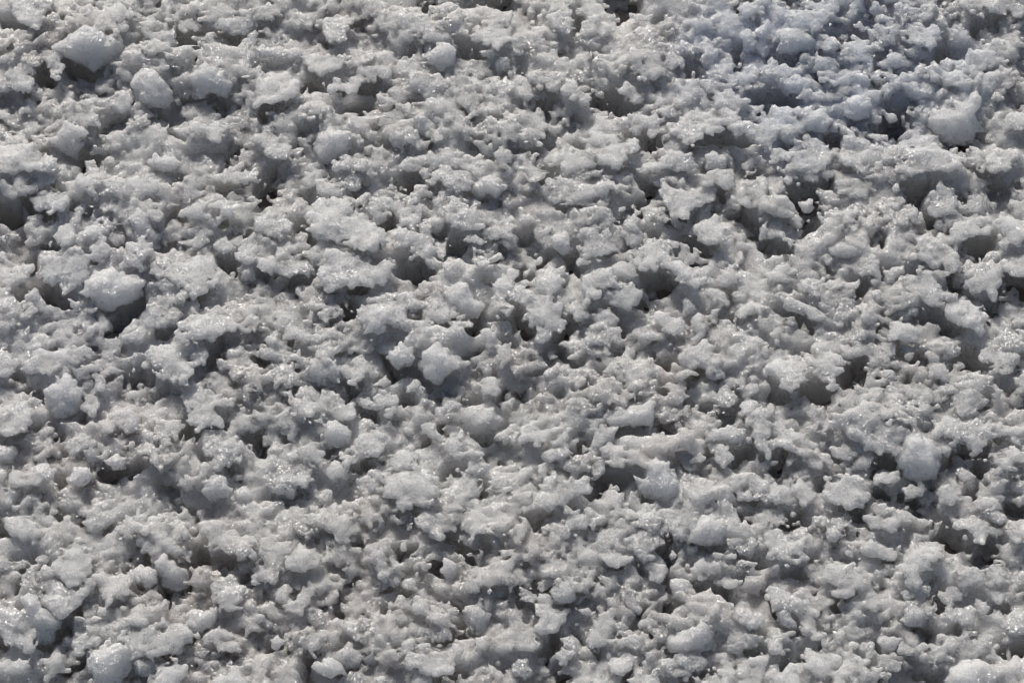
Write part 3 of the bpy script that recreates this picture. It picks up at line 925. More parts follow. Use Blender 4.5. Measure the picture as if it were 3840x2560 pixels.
(0,3): """
P 2 8 20 0 30 6 36 16 40 22 38 30 26 28 20 24 10 20 4 14
L 37 4 50 2 55 10 50 17 42 16
P 46 50 58 44 58 36 68 34 74 38 84 34 84 46 85 60 78 66 68 66 62 69 54 62 50 56|chalk-white crumbly sheet with a straight side
P 33 70 46 62 56 64 66 74 84 66 82 78 72 82 66 90 57 94 46 90 38 84
L 18 80 26 71 34 76 40 88 54 94 61 99 58 106 50 110 48 116 40 120 30 118 24 104 20 94|smooth lilac-grey snout above a black cleft
P 88 60 100 56 114 58 126 52 130 60 120 72 108 78 100 86 94 89 90 78
P 128 22 134 14 142 11 154 14 164 22 170 30 172 42 160 40 150 34 146 40 138 42 134 34 128 28|round porous cake with two legs
L 142 46 152 36 156 44 166 52 170 62 172 72 160 74 150 68 146 56|dark grey teardrop clump in brown shade
L 122 58 128 51 138 50 144 56 144 66 136 69 126 64
P 185 24 186 12 194 9 210 12 220 20 235 26 235 42 222 40 214 36 206 38 198 34 190 32
L 194 36 200 34 200 40 194 42
P 64 120 68 114 82 112 92 114 94 120 88 128 74 133 66 130
P 74 106 84 96 94 90 110 88 122 88 125 94 118 100 110 108 96 110 84 110
P 74 82 84 78 94 86 90 92 80 96 75 90
L 80 138 86 130 94 122 110 118 122 124 124 134 118 146 108 156 90 157 84 148|soft white pillow by the lower edge of the photo
P 108 112 112 98 124 96 138 102 150 99 166 101 178 112 180 120 166 122 160 130 140 134 126 134 116 122|billowing white bank joined to a soft pillow
L 168 102 172 96 184 90 194 92 196 82 200 88 200 96 196 106 184 112 176 112|sunlit powdery hump with a raised wing
P 194 62 210 60 222 66 226 80 222 90 204 90 198 80
L 225 86 230 80 235 82 235 92 228 92
L 64 26 72 23 78 26 74 32 66 31
P 33 44 42 39 48 42 44 48 36 50
P 0 42 14 42 26 44 32 52 32 66 20 64 8 56 0 54
P 0 84 10 82 22 96 32 104 30 120 28 130 12 122 4 112 0 104
P 0 140 12 134 30 136 26 144 10 150 0 150
P 138 152 146 140 160 136 174 142 178 148 166 157 138 157
P 172 126 188 112 200 106 216 110 224 116 222 126 204 130 182 128
P 128 86 138 78 150 80 154 90 146 98 134 94
P 196 150 206 144 230 142 235 150 235 157 194 157
P 106 12 116 4 130 6 128 14 120 24 112 22
L 120 138 128 134 140 136 142 146 136 152 124 150
D 0 18 10 20 20 25 22 32 10 32 0 28
D 40 18 50 17 56 8 66 12 62 20 46 22
D 76 4 82 0 84 10 76 12
D 92 24 100 19 108 28 98 32
D 128 10 134 6 140 6 136 14 126 18
D 116 46 118 36 126 30 136 36 138 44 134 52 124 52 118 50
D 108 58 118 53 116 58 110 59
D 176 22 184 16 185 28 178 28
D 174 40 182 32 192 34 196 42 216 42 235 44 230 54 214 56 206 62 190 58 180 56 174 50
D 166 50 178 52 180 68 172 84 156 84 148 70 160 74 172 74
D 126 62 136 68 144 66 142 70 132 70
D 120 80 128 74 133 80 128 88 124 86
D 16 58 30 64 32 70 24 72
D 14 78 18 76 16 88 13 84
D 34 50 40 46 46 52 38 58
D 60 94 72 83 75 92 78 98 70 104 62 100
D 34 120 46 118 54 106 62 108 66 116 62 124 56 132 44 126 34 124
D 0 118 10 120 12 128 2 136
D 58 128 70 134 82 132 80 144 72 148 62 138
D 90 112 106 104 110 104 104 114 96 118
D 160 130 170 122 182 110 190 108 192 112 180 122 172 130 158 134 148 134
D 138 134 160 132 170 138 152 138
D 176 140 196 136 212 132 226 140 206 142 194 150 178 148
D 148 96 160 84 170 90 164 98 152 98
D 222 64 235 58 235 76 228 76
D 122 148 128 157 120 157
D 40 136 56 140 70 148 64 152 44 148
D 84 44 90 46 88 58 85 56
""",
(1,3): """
P 0 26 16 26 28 28 31 34 26 40 26 50 16 62 6 64 0 60
P 64 4 80 2 96 6 94 18 88 24 82 30 76 28 74 20 68 14
P 100 48 101 30 106 25 124 22 138 22 142 32 138 37 124 38 130 50 124 60 112 58 102 52|tall grey frill curving round a glittering recess
P 108 60 116 54 130 54 138 58 146 51 150 58 150 70 139 75 134 70 128 67 118 69 110 66
P 144 12 152 0 188 0 188 8 182 16 176 20 168 27 162 22 154 18 148 14
L 168 50 174 42 182 44 186 52 184 60 174 62 168 56|prickly grey ball below a long dark cleft
P 146 48 154 44 160 48 158 55 149 52
P 214 10 222 6 224 20 226 34 222 40 216 34 218 22|narrow hanging strip like an icicle
P 188 20 198 14 212 18 214 26 208 32 194 30 186 26
L 154 56 158 53 160 57 156 58
P 42 98 46 92 60 90 66 96 66 104 60 110 52 106 46 102|smooth pale shoe-shaped flake
P 68 102 77 97 88 102 100 98 107 100 106 108 104 112 111 117 106 119 96 118 86 112 74 106|star-pointed bright flake over a pinkish hollow
L 50 142 56 136 64 134 74 138 82 142 83 148 76 149 70 154 58 150 52 148|gleaming white mushroom by the lower edge
P 62 136 70 128 84 124 96 126 100 134 96 142 86 144 80 138
L 100 134 108 129 116 134 110 142 102 140
P 40 118 48 108 66 110 78 112 76 120 62 126 52 132 44 130
P 114 130 124 124 140 120 166 120 168 126 176 124 190 122 186 136 180 148 170 147 164 150 150 144 134 140 124 134|wide brilliant snowfield slab with pin holes
P 116 133 124 130 134 134 130 138 120 136
P 136 108 142 100 152 98 154 106 154 112 144 116
P 140 90 144 80 156 76 170 82 178 84 186 92 176 94 182 104 172 106 158 100 148 96
P 120 94 130 87 138 90 140 100 134 104 124 100
P 188 70 200 50 212 46 235 46 235 68 214 70 204 76
P 196 80 206 72 216 72 226 74 218 80 214 90 202 86
L 192 86 206 84 216 92 214 106 204 112 196 104|dull grey knob with a finger-like foot
P 150 106 164 104 178 106 178 116 170 118 156 114
C 66 33 70 32 70 37 66 36
C 82 41 86 40 86 43 83 44|tiny brightest white seed of ice
P 24 46 36 34 46 30 56 40 60 50 46 54 32 54
P 40 74 44 66 54 70 50 82 42 92 28 92 26 84
L 12 118 20 110 26 120 20 127 14 124
P 34 10 42 6 50 8 56 16 48 24 38 20
P 142 150 156 146 164 152 160 157 142 157
L 110 154 116 150 124 155 122 157 110 157
P 200 116 216 112 235 110 235 128 222 132 206 126
P 16 72 30 68 36 74 30 84 18 82
P 0 98 10 96 20 102 12 108 2 106
D 34 0 64 0 64 14 54 16 44 8 36 8
D 30 34 38 26 56 28 60 34 46 34 34 38
D 62 16 70 22 76 30 90 28 98 34 84 36 72 30
D 0 64 8 68 10 76 0 78
D 24 76 29 75 28 79
D 48 84 52 76 60 80 56 90 50 88
D 66 94 80 92 88 98 76 98 68 100
D 124 38 134 36 146 38 148 50 140 50 134 52 130 46
D 138 0 150 0 146 8 136 14
D 158 50 164 42 170 30 178 28 194 30 206 30 218 38 222 40 235 36 235 48 214 46 202 48 188 44 184 44 174 42 168 52 174 60 160 56
D 108 66 118 70 130 68 134 74 144 74 142 84 130 88 122 92 118 82 112 76
D 94 60 98 70 92 72 84 66
D 176 94 180 86 187 88 186 93 180 92
D 190 104 200 112 212 114 196 118 180 124 170 124 172 116 182 110
D 132 104 140 110 142 119 134 116
D 44 108 52 107 50 112 44 112
D 74 118 80 113 94 118 98 126 86 122
D 96 118 108 120 113 130 104 128
D 20 116 38 120 42 130 34 136 2 132 0 126 10 124
D 44 132 62 126 62 134 52 138 54 157 42 157 46 144
D 84 144 94 144 90 148 100 140 102 144 90 157 78 157 82 150
D 160 157 164 148 182 146 196 148 196 157
D 208 82 217 82 214 87
D 100 100 108 94 120 96 132 104 128 110 108 106
""",
(2,3): """
P 27 18 30 10 46 12 56 14 54 26 40 28 33 32 30 30
P 48 10 56 4 72 4 82 6 80 12 66 16 64 26 56 22
P 92 16 98 6 110 6 118 8 122 16 112 22 100 22
P 104 26 112 20 124 14 136 18 138 28 132 36 134 44 120 46 108 36|rounded grey drape with a scalloped hem
P 132 10 138 0 170 0 172 6 164 12 160 20 154 27 142 20 136 16
L 158 22 164 12 176 2 188 6 196 16 196 28 186 32 172 30 162 28
C 170 24 176 21 180 25 174 28
L 144 40 148 34 152 37 154 40 151 43 147 44|bright pebble left of its twin in a dark hollow
L 153 37 157 34 160 39 157 43 153 42|bright pebble right of its twin in a dark hollow
P 197 28 202 23 214 22 226 26 228 34 218 40 206 36
P 46 42 50 34 58 31 64 36 66 44 60 50 50 50
P 78 42 82 36 92 32 110 42 112 46 102 50 98 50 90 52 84 47|pale ledge with a wavy cut edge
P 122 50 132 46 142 52 142 58 134 64 128 60
L 48 56 50 51 56 54 60 61 54 63 49 60
P 60 62 68 60 74 68 68 72 62 68
L 36 74 44 66 54 64 62 70 60 80 50 86 40 82
P 20 92 22 80 34 78 46 82 56 88 48 98 36 104 30 110 24 106|tall bright prow beside a brown forked hole
P 103 76 106 72 118 68 126 72 126 82 118 86 118 93 106 91 102 84|square-tipped frilled flake above a black slit
P 72 74 80 66 86 70 86 80 80 84 74 80
P 88 80 98 76 102 84 94 89 88 86
P 60 90 70 86 76 92 74 95 64 93
P 80 58 94 60 98 68 90 72 82 66
P 117 102 126 94 131 92 138 98 134 106 124 108 118 110
L 94 104 100 100 107 106 104 110 96 110
P 94 118 104 114 120 118 118 128 112 128 106 124 98 124
L 140 118 148 112 160 106 166 102 176 102 184 108 184 118 182 124 172 128 158 130 146 128|bulky smooth white loaf with a glassy cap
C 165 101 170 98 176 101 172 104 166 104
P 150 134 160 128 172 128 180 138 172 144 160 145 152 140|pointed grey leaf below a smooth white loaf
P 134 136 150 134 158 144 170 152 150 152 136 146
L 144 66 152 62 162 66 166 76 158 82 146 80
P 200 96 212 88 226 90 232 98 222 104 220 109 214 104 204 102
P 86 138 96 130 108 132 108 144 102 150 92 148 88 144
P 206 150 216 138 230 130 235 128 235 150 222 157 206 157
P 116 140 124 138 136 146 146 157 112 157 110 148
P 0 120 12 112 24 110 22 124 8 130 0 128
P 44 116 56 114 62 120 58 128 46 124
P 38 130 46 124 58 130 50 140 40 138
L 72 140 76 137 78 142 74 144
P 68 118 76 106 86 110 90 122 80 124 72 122
P 6 76 14 70 24 76 20 84 8 82
P 22 68 30 58 44 56 46 64 36 68 28 72
P 166 50 174 42 184 44 196 50 190 60 176 62 166 58
P 186 62 200 58 214 62 206 68 196 70 188 66
P 0 140 12 134 20 146 14 150 0 148
P 76 152 88 148 90 157 70 157
D 28 4 36 3 38 8 30 10 29 20 30 30 26 26 27 14
D 65 22 67 17 72 18 80 22 77 34 70 33
D 12 10 26 10 28 24 24 28 10 24 4 14
D 138 22 146 21 154 27 160 25 172 32 184 36 180 44 172 40 160 34 158 32 146 34 144 40 150 46 144 60 138 52 134 42
D 182 36 196 32 206 38 218 44 234 54 222 54 210 52 204 44 192 44
D 78 44 86 48 92 52 102 50 100 55 88 54
D 116 54 122 58 123 65 118 62
D 164 66 172 64 186 68 196 70 204 80 200 86 180 82 168 76
D 132 68 142 64 146 82 160 84 164 90 148 92 144 102 134 92 130 80
D 26 68 38 67 34 76 28 74
D 10 90 16 92 22 87 23 94 20 101 10 98
D 100 88 108 92 117 93 118 87 130 88 122 96 114 102 106 96
D 52 92 60 88 58 93
D 30 106 34 108 42 116 48 124 40 128 34 134 30 146 22 150 20 134 26 124 32 122 30 112
D 56 112 64 116 70 122 64 122
D 70 124 84 124 86 134 82 140 78 128
D 38 157 42 144 50 138 62 137 66 140 54 152 48 157
D 124 112 134 106 136 112 128 120 122 118
D 146 128 153 128 150 135 147 133
D 170 152 182 144 180 138 186 148 184 157 160 157 160 145
D 103 144 112 137 116 140 110 148 108 157 100 157
D 212 104 217 104 221 109 212 111
D 210 128 230 126 232 132 222 140 210 136
D 206 6 216 8 226 0 235 4 220 16 208 18
D 208 64 213 62 214 68 208 68
""",
(3,3): """
P 40 10 46 4 60 2 70 6 74 12 70 20 60 26 50 28 44 20|blue-grey plate between two black clefts
P 0 16 12 20 24 22 32 34 36 42 20 46 6 44 0 40
P 90 6 100 0 114 0 124 8 132 10 124 16 112 18 98 18
P 124 44 130 36 140 30 152 28 161 34 160 40 152 48 144 54 146 62 148 68 130 70 124 60 120 50|big boot-shaped white flake with a scalloped rim
P 168 14 178 8 190 6 200 12 202 24 196 32 188 26 182 18|leaf-shaped white flake pointing at a blue hollow
P 198 0 219 0 219 8 214 11 204 6
P 222 18 230 10 235 8 235 30 222 28
L 222 13 228 11 230 14 224 14
P 76 30 90 28 92 24 104 30 120 34 116 42 100 42 88 40 76 36
P 48 62 50 54 58 50 70 54 80 44 82 50 78 58 90 62 90 70 82 76 68 80 58 76 56 66
L 96 56 100 52 104 56 100 59
P 158 76 162 70 170 66 180 68 184 72 180 77 170 80 170 88 164 87 160 80|bright angular flake holding a glinting crystal
C 168 84 172 82 173 86 169 87|glinting crystal on a bright angular flake
P 188 74 194 78 200 82 206 88 200 92 194 92 190 86
P 200 70 212 72 218 78 214 85 206 82
P 0 74 8 70 16 74 34 78 46 92 44 104 52 110 46 114 30 108 28 96 16 90 6 92 0 86|sweeping pale ridge with a thin black crack
L 8 92 16 90 24 96 28 108 18 108 10 102
L 54 98 58 93 62 94 62 100 58 102|bright bead with a black pinhole
L 76 86 82 83 88 88 86 92 78 91
L 125 90 132 85 142 87 148 94 144 104 130 106 118 100 124 94|dusky dome above a lizard-shaped black gap
P 124 74 132 70 148 69 149 78 142 82 128 82
P 160 92 170 86 184 88 190 94 182 104 170 102 160 100
L 96 118 104 114 118 114 123 112 122 122 112 128 104 126
P 52 116 56 112 61 113 60 120 54 122
P 32 130 38 124 48 128 60 130 70 132 72 142 64 146 56 152 40 150 36 138
L 13 127 18 124 24 126 20 129|small white oval chip like a tooth
P 120 122 136 122 150 122 164 118 172 120 172 128 160 134 154 142 146 140 136 130 124 128
P 150 130 166 128 160 142 150 144
L 166 146 176 138 190 134 204 138 210 150 204 157 162 157|snowy hillock in the bottom right corner
P 186 126 192 118 204 120 212 124 206 132 194 134 186 136
L 215 116 220 112 224 118 220 122 215 120
P 218 104 230 92 235 88 235 106 226 112
P 0 140 8 142 12 150 6 157 0 157
P 16 157 18 144 34 146 36 157
P 176 56 188 50 200 50 212 58 222 62 218 70 202 68 190 66 178 70
P 229 56 235 50 235 66 230 62
P 98 134 110 132 124 138 118 146 102 144
P 66 106 76 102 86 106 90 112 82 118 70 114
P 84 120 96 122 100 132 92 138 84 130
P 0 118 12 116 14 130 6 134 0 130
D 8 8 24 2 30 12 40 14 44 20 44 28 36 36 28 30 26 20 14 20
D 70 4 88 0 92 14 88 24 82 26 66 24 72 16
D 116 0 140 0 142 6 128 8 118 4
D 140 28 144 20 156 18 166 16 182 18 186 26 196 32 188 40 172 38 162 36 156 30
D 158 40 164 44 158 54 150 70 146 66 148 56 156 48
D 186 46 196 34 206 26 216 24 220 32 216 40 212 50 192 52
D 204 6 210 8 214 12 206 18 202 14
D 220 0 235 0 232 10 224 14 220 10
D 62 44 68 46 80 50 78 58 72 56 66 48
D 42 48 52 44 56 47 48 50 44 52
D 14 58 28 56 36 64 32 68 20 62 12 70
D 104 46 120 40 118 54 112 62 108 60 110 54
D 92 66 106 64 110 78 104 84 96 76 90 70
D 46 88 56 86 68 80 80 76 86 72 88 80 84 84 74 84 72 94 62 94 54 96 52 104 46 98
D 0 90 10 90 8 98 2 96
D 33 74 42 74 46 83 40 84
D 132 82 143 84 138 86
D 148 80 158 74 164 84 160 92 154 94 148 90
D 114 112 118 102 130 108 142 104 150 116 144 118 147 124 144 128 138 120 130 116 124 112
D 196 96 206 84 216 86 228 92 222 98 208 102
D 164 118 170 107 178 108 186 116 176 120
D 202 132 216 124 235 114 235 140 226 146 212 148 202 142
D 98 120 110 128 122 124 114 132 108 142 102 132
D 2 108 8 106 12 116 6 118
D 20 112 26 110 30 118 24 122 20 118
D 46 128 50 122 62 126 66 130 52 130
D 24 140 36 136 36 142 28 142
D 72 140 82 136 94 140 104 150 98 157 86 152 74 146
D 134 150 146 148 154 150 150 157 136 157
D 6 144 18 136 16 148 12 153 8 148
""",
}
# ------------------------------------------------------------------ outlines
def photo_px(tile, vx, vy):
    return tile[0] * 960 + vx * 4.0816, tile[1] * 640 + vy * 4.0816
RS = np.random.RandomState(5)
CL, PITS = [], []
for tile, txt in TILES.items():
    for line in txt.strip().splitlines():
        b = line.split('|')
        w = b[0].split()
        n = np.array([int(q) for q in w[1:]], float).reshape(-1, 2)
        px = np.array([photo_px(tile, x, y) for x, y in n])
        # outlines that run to a frame edge are carried past it
        px[:, 0] = np.where(px[:, 0] > 3832, 3900, np.where(px[:, 0] < 8, -60, px[:, 0]))
        px[:, 1] = np.where(px[:, 1] > 2552, 2610, np.where(px[:, 1] < 8, -60, px[:, 1]))
        if w[0] == 'D':
            PITS.append(px)
        else:
            CL.append(dict(kind=w[0], px=px, nick=b[1] if len(b) > 1 else None))

def poly_sdf(X, Y, P):
    """signed distance, negative inside"""
    d = np.full(X.shape, 1e9, np.float32)
    inside = np.zeros(X.shape, bool)
    n = len(P)
    for i in range(n):
        a, b = P[i], P[(i + 1) % n]
        ex, ey = b[0] - a[0], b[1] - a[1]
        wx_, wy_ = X - a[0], Y - a[1]
        t = np.clip((wx_ * ex + wy_ * ey) / (ex * ex + ey * ey + 1e-12), 0, 1)
        d = np.minimum(d, (wx_ - ex * t) ** 2 + (wy_ - ey * t) ** 2)
        if a[1] != b[1]:
            c = (a[1] <= Y) != (b[1] <= Y)
            inside ^= c & (X < a[0] + (Y - a[1]) / (b[1] - a[1]) * ex)
    d = np.sqrt(d)
    return np.where(inside, -d, d)

def poly_area(P):
    x, y = P[:, 0], P[:, 1]
    return 0.5 * abs(np.dot(x, np.roll(y, -1)) - np.dot(y, np.roll(x, -1)))

for c in CL:
    k = c['kind']
    cx, cy = c['px'].mean(0)
    r0 = min(0.035, math.sqrt(poly_area(c['px']) / math.pi) / 3840 * 1.1)
    if k == 'P':
        z = 0.46 * r0 + RS.uniform(-0.001, 0.004)
        tau, rol = R(RS.uniform(-12, 3)), R(RS.uniform(-7, 7))
    elif k == 'L':
        z = 0.18 * r0 + RS.uniform(0.0, 0.004)
        tau, rol = R(RS.uniform(24, 38)), R(RS.uniform(-8, 8))
    else:
        z, tau, rol = 0.003, R(40), 0.0
    nrm = np.array([math.sin(rol) * math.cos(tau), -math.sin(tau), math.cos(tau) * math.cos(rol)])
    nrm /= np.linalg.norm(nrm)
    e1 = np.cross([0, 1.0, 0], nrm); e1 /= np.linalg.norm(e1)
    e2 = np.cross(nrm, e1)
    p0 = at(cx, cy, z)
    W = np.array([on_plane(x, y, p0, nrm) for x, y in c['px']])
    U = np.stack([(W - p0) @ e1, (W - p0) @ e2], 1)
    ctr = (U.max(0) + U.min(0)) / 2
    p0 = p0 + e1 * ctr[0] + e2 * ctr[1]
    U = U - ctr
    area = poly_area(U)
    c.update(p0=p0, n=nrm, e1=e1, e2=e2, U=U, area=area, r=math.sqrt(area / math.pi), W=W)

# ------------------------------------------------------------------ ground field
H = 0.0021
xs = np.arange(-0.59, 0.59, H, dtype=np.float32)
ys = np.arange(-0.46, 0.50, H, dtype=np.float32)
zs = np.arange(-0.050, 0.032, H, dtype=np.float32)
hm = 0.010 * noise_2d(xs, ys, 0.10, 0.08, 1) + 0.006 * noise_2d(xs, ys, 0.035, 0.03, 2) - 0.006
pit = np.zeros_like(hm)
cover = np.zeros_like(hm)
def window(x0, x1, y0, y1):
    i0, i1 = np.searchsorted(xs, [x0, x1]); j0, j1 = np.searchsorted(ys, [y0, y1])
    return slice(i0, i1), slice(j0, j1)
warpx = 0.004 * noise_2d(xs, ys, 0.016, 0.016, 31) + 0.002 * noise_2d(xs, ys, 0.007, 0.007, 32)
warpy = 0.004 * noise_2d(xs, ys, 0.016, 0.016, 33) + 0.002 * noise_2d(xs, ys, 0.007, 0.007, 34)
for c in CL:                                    # the crust swells up under each flake and lump
    G = c['W'][:, :2]
    m = 0.03
    si, sj = window(G[:, 0].min() - m, G[:, 0].max() + m, G[:, 1].min() - m, G[:, 1].max() + m)
    if si.stop - si.start < 2 or sj.stop - sj.start < 2:
        continue
    X, Y = np.meshgrid(xs[si], ys[sj], indexing='ij')
    D = poly_sdf(X + warpx[si, sj], Y + warpy[si, sj], G)
    n, p = c['n'], c['p0']
    zp = p[2] - ((X - p[0]) * n[0] + (Y - p[1]) * n[1]) / n[2]
    hump = zp - 0.0060 - np.clip(D + 0.006, 0, None) * np.where(Y > p[1], 0.5, 0.85)
    cover[si, sj] = np.maximum(cover[si, sj], np.clip(0.5 - D / 0.006, 0, 1))
    hm[si, sj] = np.maximum(hm[si, sj], np.clip(hump, -0.06, 0.012))
for px in PITS:
    G = np.array([at(x, y, -0.014)[:2] for x, y in px])
    m = 0.015
    si, sj = window(G[:, 0].min() - m, G[:, 0].max() + m, G[:, 1].min() - m, G[:, 1].max() + m)
    if si.stop - si.start < 2 or sj.stop - sj.start < 2:
        continue
    X, Y = np.meshgrid(xs[si], ys[sj], indexing='ij')
    D = poly_sdf(X + warpx[si, sj], Y + warpy[si, sj], G)
    pit[si, sj] = np.maximum(pit[si, sj], np.clip(0.42 - D / 0.013, 0, 1))
pit = pit * pit * (3 - 2 * pit)
hm = hm * (1 - pit) + pit * (-0.041 + 0.4 * hm)
F = zs[None, None, :] - hm[:, :, None]
F += 0.0045 * (1 - 0.7 * cover[:, :, None]) * noise_grid(xs, ys, zs, 0.028, 0.026, 0.012, 3)
F += 0.0026 * (1 - 0.5 * cover[:, :, None]) * noise_grid(xs, ys, zs, 0.011, 0.011, 0.008, 4)
F = F.astype(np.float32)
print("field", round(time.time() - T0, 1))
wx = 0.005 * noise_grid(xs, ys, zs, 0.014, 0.014, 0.014, 11) + 0.003 * noise_grid(xs, ys, zs, 0.006, 0.006, 0.006, 12)
wy = 0.005 * noise_grid(xs, ys, zs, 0.014, 0.014, 0.014, 13) + 0.003 * noise_grid(xs, ys, zs, 0.006, 0.006, 0.006, 14)
def stamp(c, a, b, t, yaw, tx, ty, k=0.003):
    r = max(a, b) + 0.012
    si, sj = window(c[0] - r, c[0] + r, c[1] - r, c[1] + r)
    rz = t + 0.012 + r * (abs(tx) + abs(ty)) * 0.5
    k0, k1 = np.searchsorted(zs, [c[2] - rz, c[2] + rz])
    if si.stop - si.start < 2 or sj.stop - sj.start < 2 or k1 - k0 < 2:
        return
    s = (si, sj, slice(k0, k1))
    X = xs[si][:, None, None] - c[0] + wx[s]
    Y = ys[sj][None, :, None] - c[1] + wy[s]
    Z = zs[k0:k1][None, None, :] - c[2] - tx * X - ty * Y
    u = X * math.cos(yaw) + Y * math.sin(yaw)
    v = -X * math.sin(yaw) + Y * math.cos(yaw)
    q = np.sqrt((u / a) ** 2 + (v / b) ** 2 + (Z / t) ** 2)
    F[s] = smin(F[s], ((q - 1) * t * 0.9).astype(np.float32), k)
rs = np.random.RandomState(7)
for n in range(6500):
    x, y = rs.uniform(xs[0], xs[-1]), rs.uniform(ys[0], ys[-1])
    i, j = min(len(xs) - 1, int((x - xs[0]) / H)), min(len(ys) - 1, int((y - ys[0]) / H))
    a = 0.0045 + 0.013 * rs.rand() ** 1.7
    if pit[i, j] > 0.3:
        if rs.rand() < 0.5:
            continue
        a *= 0.6
    b = a * rs.uniform(0.6, 1.0)
    if cover[i, j] > 0.4:
        continue
    stamp((x, y, hm[i, j] + rs.uniform(-0.003, 0.007)), a, b, rs.uniform(0.0026, 0.0050), rs.uniform(0, 3.14), rs.uniform(-.3, .3), rs.uniform(-.45, .2))
F += 0.0019 * noise_grid(xs, ys, zs, 0.0050, 0.0048, 0.0048, 21)
F[:, :, 0] = -1
P, Q = surface_nets(F, (xs[0], ys[0], zs[0]), H)
print("ground", len(P), len(Q), round(time.time() - T0, 1))
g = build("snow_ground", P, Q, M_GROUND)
g["kind"] = "structure"
g["label"] = "porous granular snow crust with dark melt hollows"
del F, wx, wy
gx, gy = np.arange(-0.6, 0.6, 0.005), np.arange(-0.48, 0.52, 0.005)
sz = -0.039 + 0.003 * noise_2d(gx, gy, 0.03, 0.03, 51) + 0.0015 * noise_2d(gx, gy, 0.012, 0.012, 52)
X, Y = np.meshgrid(gx, gy, indexing='ij')
ii = np.arange(len(gx) * len(gy)).reshape(len(gx), len(gy))
Q = np.stack([ii[:-1, :-1], ii[1:, :-1], ii[1:, 1:], ii[:-1, 1:]], -1).reshape(-1, 4)
o = build("soil_ground", np.stack([X, Y, sz], -1).reshape(-1, 3), Q, M_SOIL)
o["kind"] = "structure"

# the same crust beyond the frame, coarser with distance
q = np.linspace(-1, 1, 361)
s = np.sign(q) * (0.9 * np.abs(q) + 60.0 * np.abs(q) ** 9)
X, Y = np.meshgrid(s, s, indexing='ij')
rf = np.random.RandomState(77)
Z = -0.006 + 0.012 * np.clip(rf.normal(0, 0.6, X.shape), -1, 1) + 0.004 * np.sin(X * 21) * np.cos(Y * 17)
inn = np.clip(np.minimum(np.minimum(X + 0.585, 0.585 - X), np.minimum(Y + 0.455, 0.495 - Y)) / 0.012, 0, 1)
Z = Z * (1 - inn) - 0.075 * inn
ii = np.arange(X.size).reshape(X.shape)
Q = np.stack([ii[:-1, :-1], ii[1:, :-1], ii[1:, 1:], ii[:-1, 1:]], -1).reshape(-1, 4)
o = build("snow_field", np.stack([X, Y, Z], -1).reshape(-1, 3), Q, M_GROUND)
o["kind"] = "structure"

# ------------------------------------------------------------------ flakes, lumps and beads
def make_clump(c, h=0.0016, seed=0):
    kind, U = c['kind'], c['U']
    rs = np.random.RandomState(1000 + seed)
    r = c['r']
    mar = 0.008
    if kind == 'P':
        t0 = 0.0018 + 0.0010 * rs.rand()
        top = t0 + 0.08 * min(r, 0.03) + 0.006
    else:
        t0 = 0
        top = r * 0.95 + 0.006
    if r < 0.012:
        h = 0.0013
    u = np.arange(U[:, 0].min() - mar, U[:, 0].max() + mar + h, h)
    v = np.arange(U[:, 1].min() - mar, U[:, 1].max() + mar + h, h)
    w = np.arange(-top, top + h, h)
    ns = lambda l, s, lz=None: noise_grid(u, v, w, l, l, lz or l, seed * 17 + s)
    X, Y = u[:, None, None], v[None, :, None]
    if kind == 'C':
        A = 0.0004
    else:
        A = 0.0029 if kind == 'P' else 0.0018
    A = min(A, r * 0.2)
    wu = A * ns(0.009, 1) + A * 0.85 * ns(0.0042, 2)
    wv = A * ns(0.009, 3) + A * 0.85 * ns(0.0042, 4)
    D = poly_sdf((X + 0.55 * wu).astype(np.float32), (Y + 0.55 * wv).astype(np.float32), U)
    D = D + 1.1 * A - 1.5 * A * np.abs(ns(0.010, 5)) - 1.2 * A * np.abs(ns(0.0055, 6))     # scalloped rim
    Z = w[None, None, :]
    if kind == 'P':
        Z = Z - 0.0022 * noise_grid(u, v, np.array([0., 1.]), 0.018, 0.018, 1, seed * 17 + 7)[:, :, :1]
        q = np.clip(-D / (t0 * 1.3), 0, 1)
        T = t0 * np.sqrt(1 - (1 - q) ** 2) + 0.08 * np.clip(-D - 0.003, 0, 0.03)
    else:
        rin = max(1e-4, -D.min())
        q = np.clip(-D / rin, 0, 1)
        T = rin * (0.85 if kind == 'L' else 0.9) * np.sqrt(1 - (1 - q) ** 2)
    F = np.maximum(D * 0.9, np.abs(Z) - T)
    if kind != 'C':
        g_ = 1.0 if kind == 'P' else 1.25
        F = F + min(0.0017, r * .10) * g_ * ns(0.011, 8) + min(0.0014, r * .09) * ns(0.0052, 9) + 0.0007 * ns(0.0030, 10)
    else:
        F = F + min(0.0010, r * .1) * ns(0.006, 8)
    F[0] = F[-1] = 1; F[:, 0] = F[:, -1] = 1; F[:, :, 0] = F[:, :, -1] = 1
    P, Q = surface_nets(F.astype(np.float32), (u[0], v[0], w[0]), h)
    return P[:, :1] * c['e1'] + P[:, 1:2] * c['e2'] + P[:, 2:3] * c['n'], Q

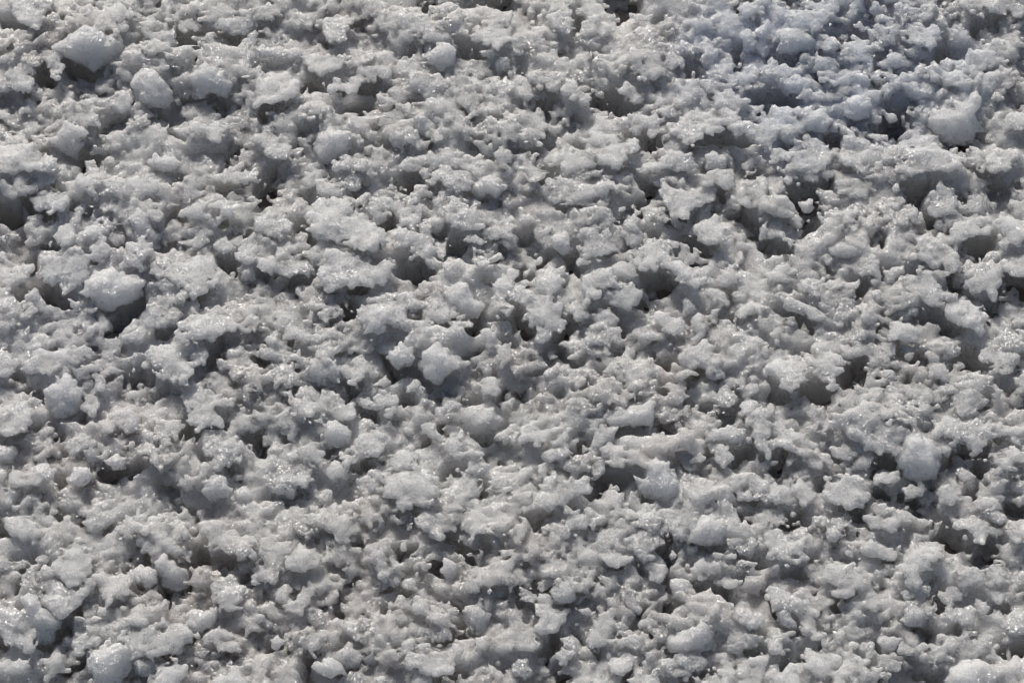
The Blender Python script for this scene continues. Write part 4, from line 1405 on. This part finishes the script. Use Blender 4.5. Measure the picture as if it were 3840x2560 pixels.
tot = 0
for i, c in enumerate(CL):
    P, Q = make_clump(c, seed=i)
    if len(Q) == 0:
        continue
    tot += len(Q)
    name, cat = {'P': ("crust_plate", "crust plate") if c['r'] > 0.0175 else ("crust_flake", "crust flake"),
                 'L': ("snow_clump", "snow clump"), 'C': ("ice_crystal", "ice crystal")}[c['kind']]
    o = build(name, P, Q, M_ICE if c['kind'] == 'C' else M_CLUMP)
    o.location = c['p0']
    o["category"] = cat
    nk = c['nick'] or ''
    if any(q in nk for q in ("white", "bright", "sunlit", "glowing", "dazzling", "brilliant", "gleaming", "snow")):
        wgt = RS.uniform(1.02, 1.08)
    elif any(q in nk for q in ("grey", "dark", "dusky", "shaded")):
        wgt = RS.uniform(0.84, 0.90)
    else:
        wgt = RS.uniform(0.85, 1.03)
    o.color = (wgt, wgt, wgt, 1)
    c['obj'] = o
    c['name'] = name
print("clumps", len(CL), tot, round(time.time() - T0, 1))

# ------------------------------------------------------------------ labels
GROUPS = {"crust_plate": "large flat plates of the snow crust", "crust_flake": "small flakes of the snow crust",
          "snow_clump": "rounded clumps on the snow crust", "ice_crystal": "clear ice crystals in the crust"}
def shape_words(c):
    U = c['U']
    ext = U.max(0) - U.min(0)
    cov = np.cov(U.T); ev, vec = np.linalg.eigh(cov)
    el = math.sqrt(ev[1] / max(ev[0], 1e-12))
    r = c['r']
    size = "tiny" if r < 0.009 else "small" if r < 0.014 else "medium" if r < 0.020 else "large"
    if el > 1.75:
        ang = abs(math.degrees(math.atan2(vec[1, 1], vec[0, 1]))) % 180
        sh = "long" if ang < 25 or ang > 155 else "upright" if 65 < ang < 115 else "slanting"
    elif el > 1.35:
        sh = "oval"
    else:
        sh = "rounded"
    return size + " " + sh
LM = [c for c in CL if c['nick']]
for c in CL:
    c['c2'] = c['px'].mean(0)
used = {c['nick'] for c in LM}
for c in LM:
    c['lab'] = c['nick'] if len(c['nick'].split()) > 3 else c['nick'] + ' of snow crust'
def direction(a, b):
    dx, dy = a[0] - b[0], a[1] - b[1]
    if abs(dx) > 2 * abs(dy):
        return "left of" if dx < 0 else "right of"
    if abs(dy) > 1.2 * abs(dx):
        return "above" if dy < 0 else "below"
    return ("upper" if dy < 0 else "lower") + (" left of" if dx < 0 else " right of")
NOUN = {"crust_plate": "plate", "crust_flake": "flake", "snow_clump": "clump", "ice_crystal": "clear ice crystal"}
for c in CL:
    if c['nick'] or 'obj' not in c:
        continue
    near = sorted(LM, key=lambda l: np.linalg.norm(l['c2'] - c['c2']))
    sw = shape_words(c)
    done = False
    for l in near[:5]:
        lab = "%s %s %s the %s" % (sw, NOUN[c['name']], direction(c['c2'], l['c2']), l['nick'])
        if lab not in used and len(lab.split()) <= 16:
            c['lab'] = lab; used.add(lab); done = True
            break
    if not done:
        print("nolabel", sw)
        c['lab'] = "%s %s near the %s" % (sw, NOUN[c['name']], near[0]['nick'])
for c in CL:
    if 'obj' in c:
        c['obj']["label"] = c['lab']
        c['obj']["group"] = GROUPS[c['name']]
print("total", round(time.time() - T0, 1))
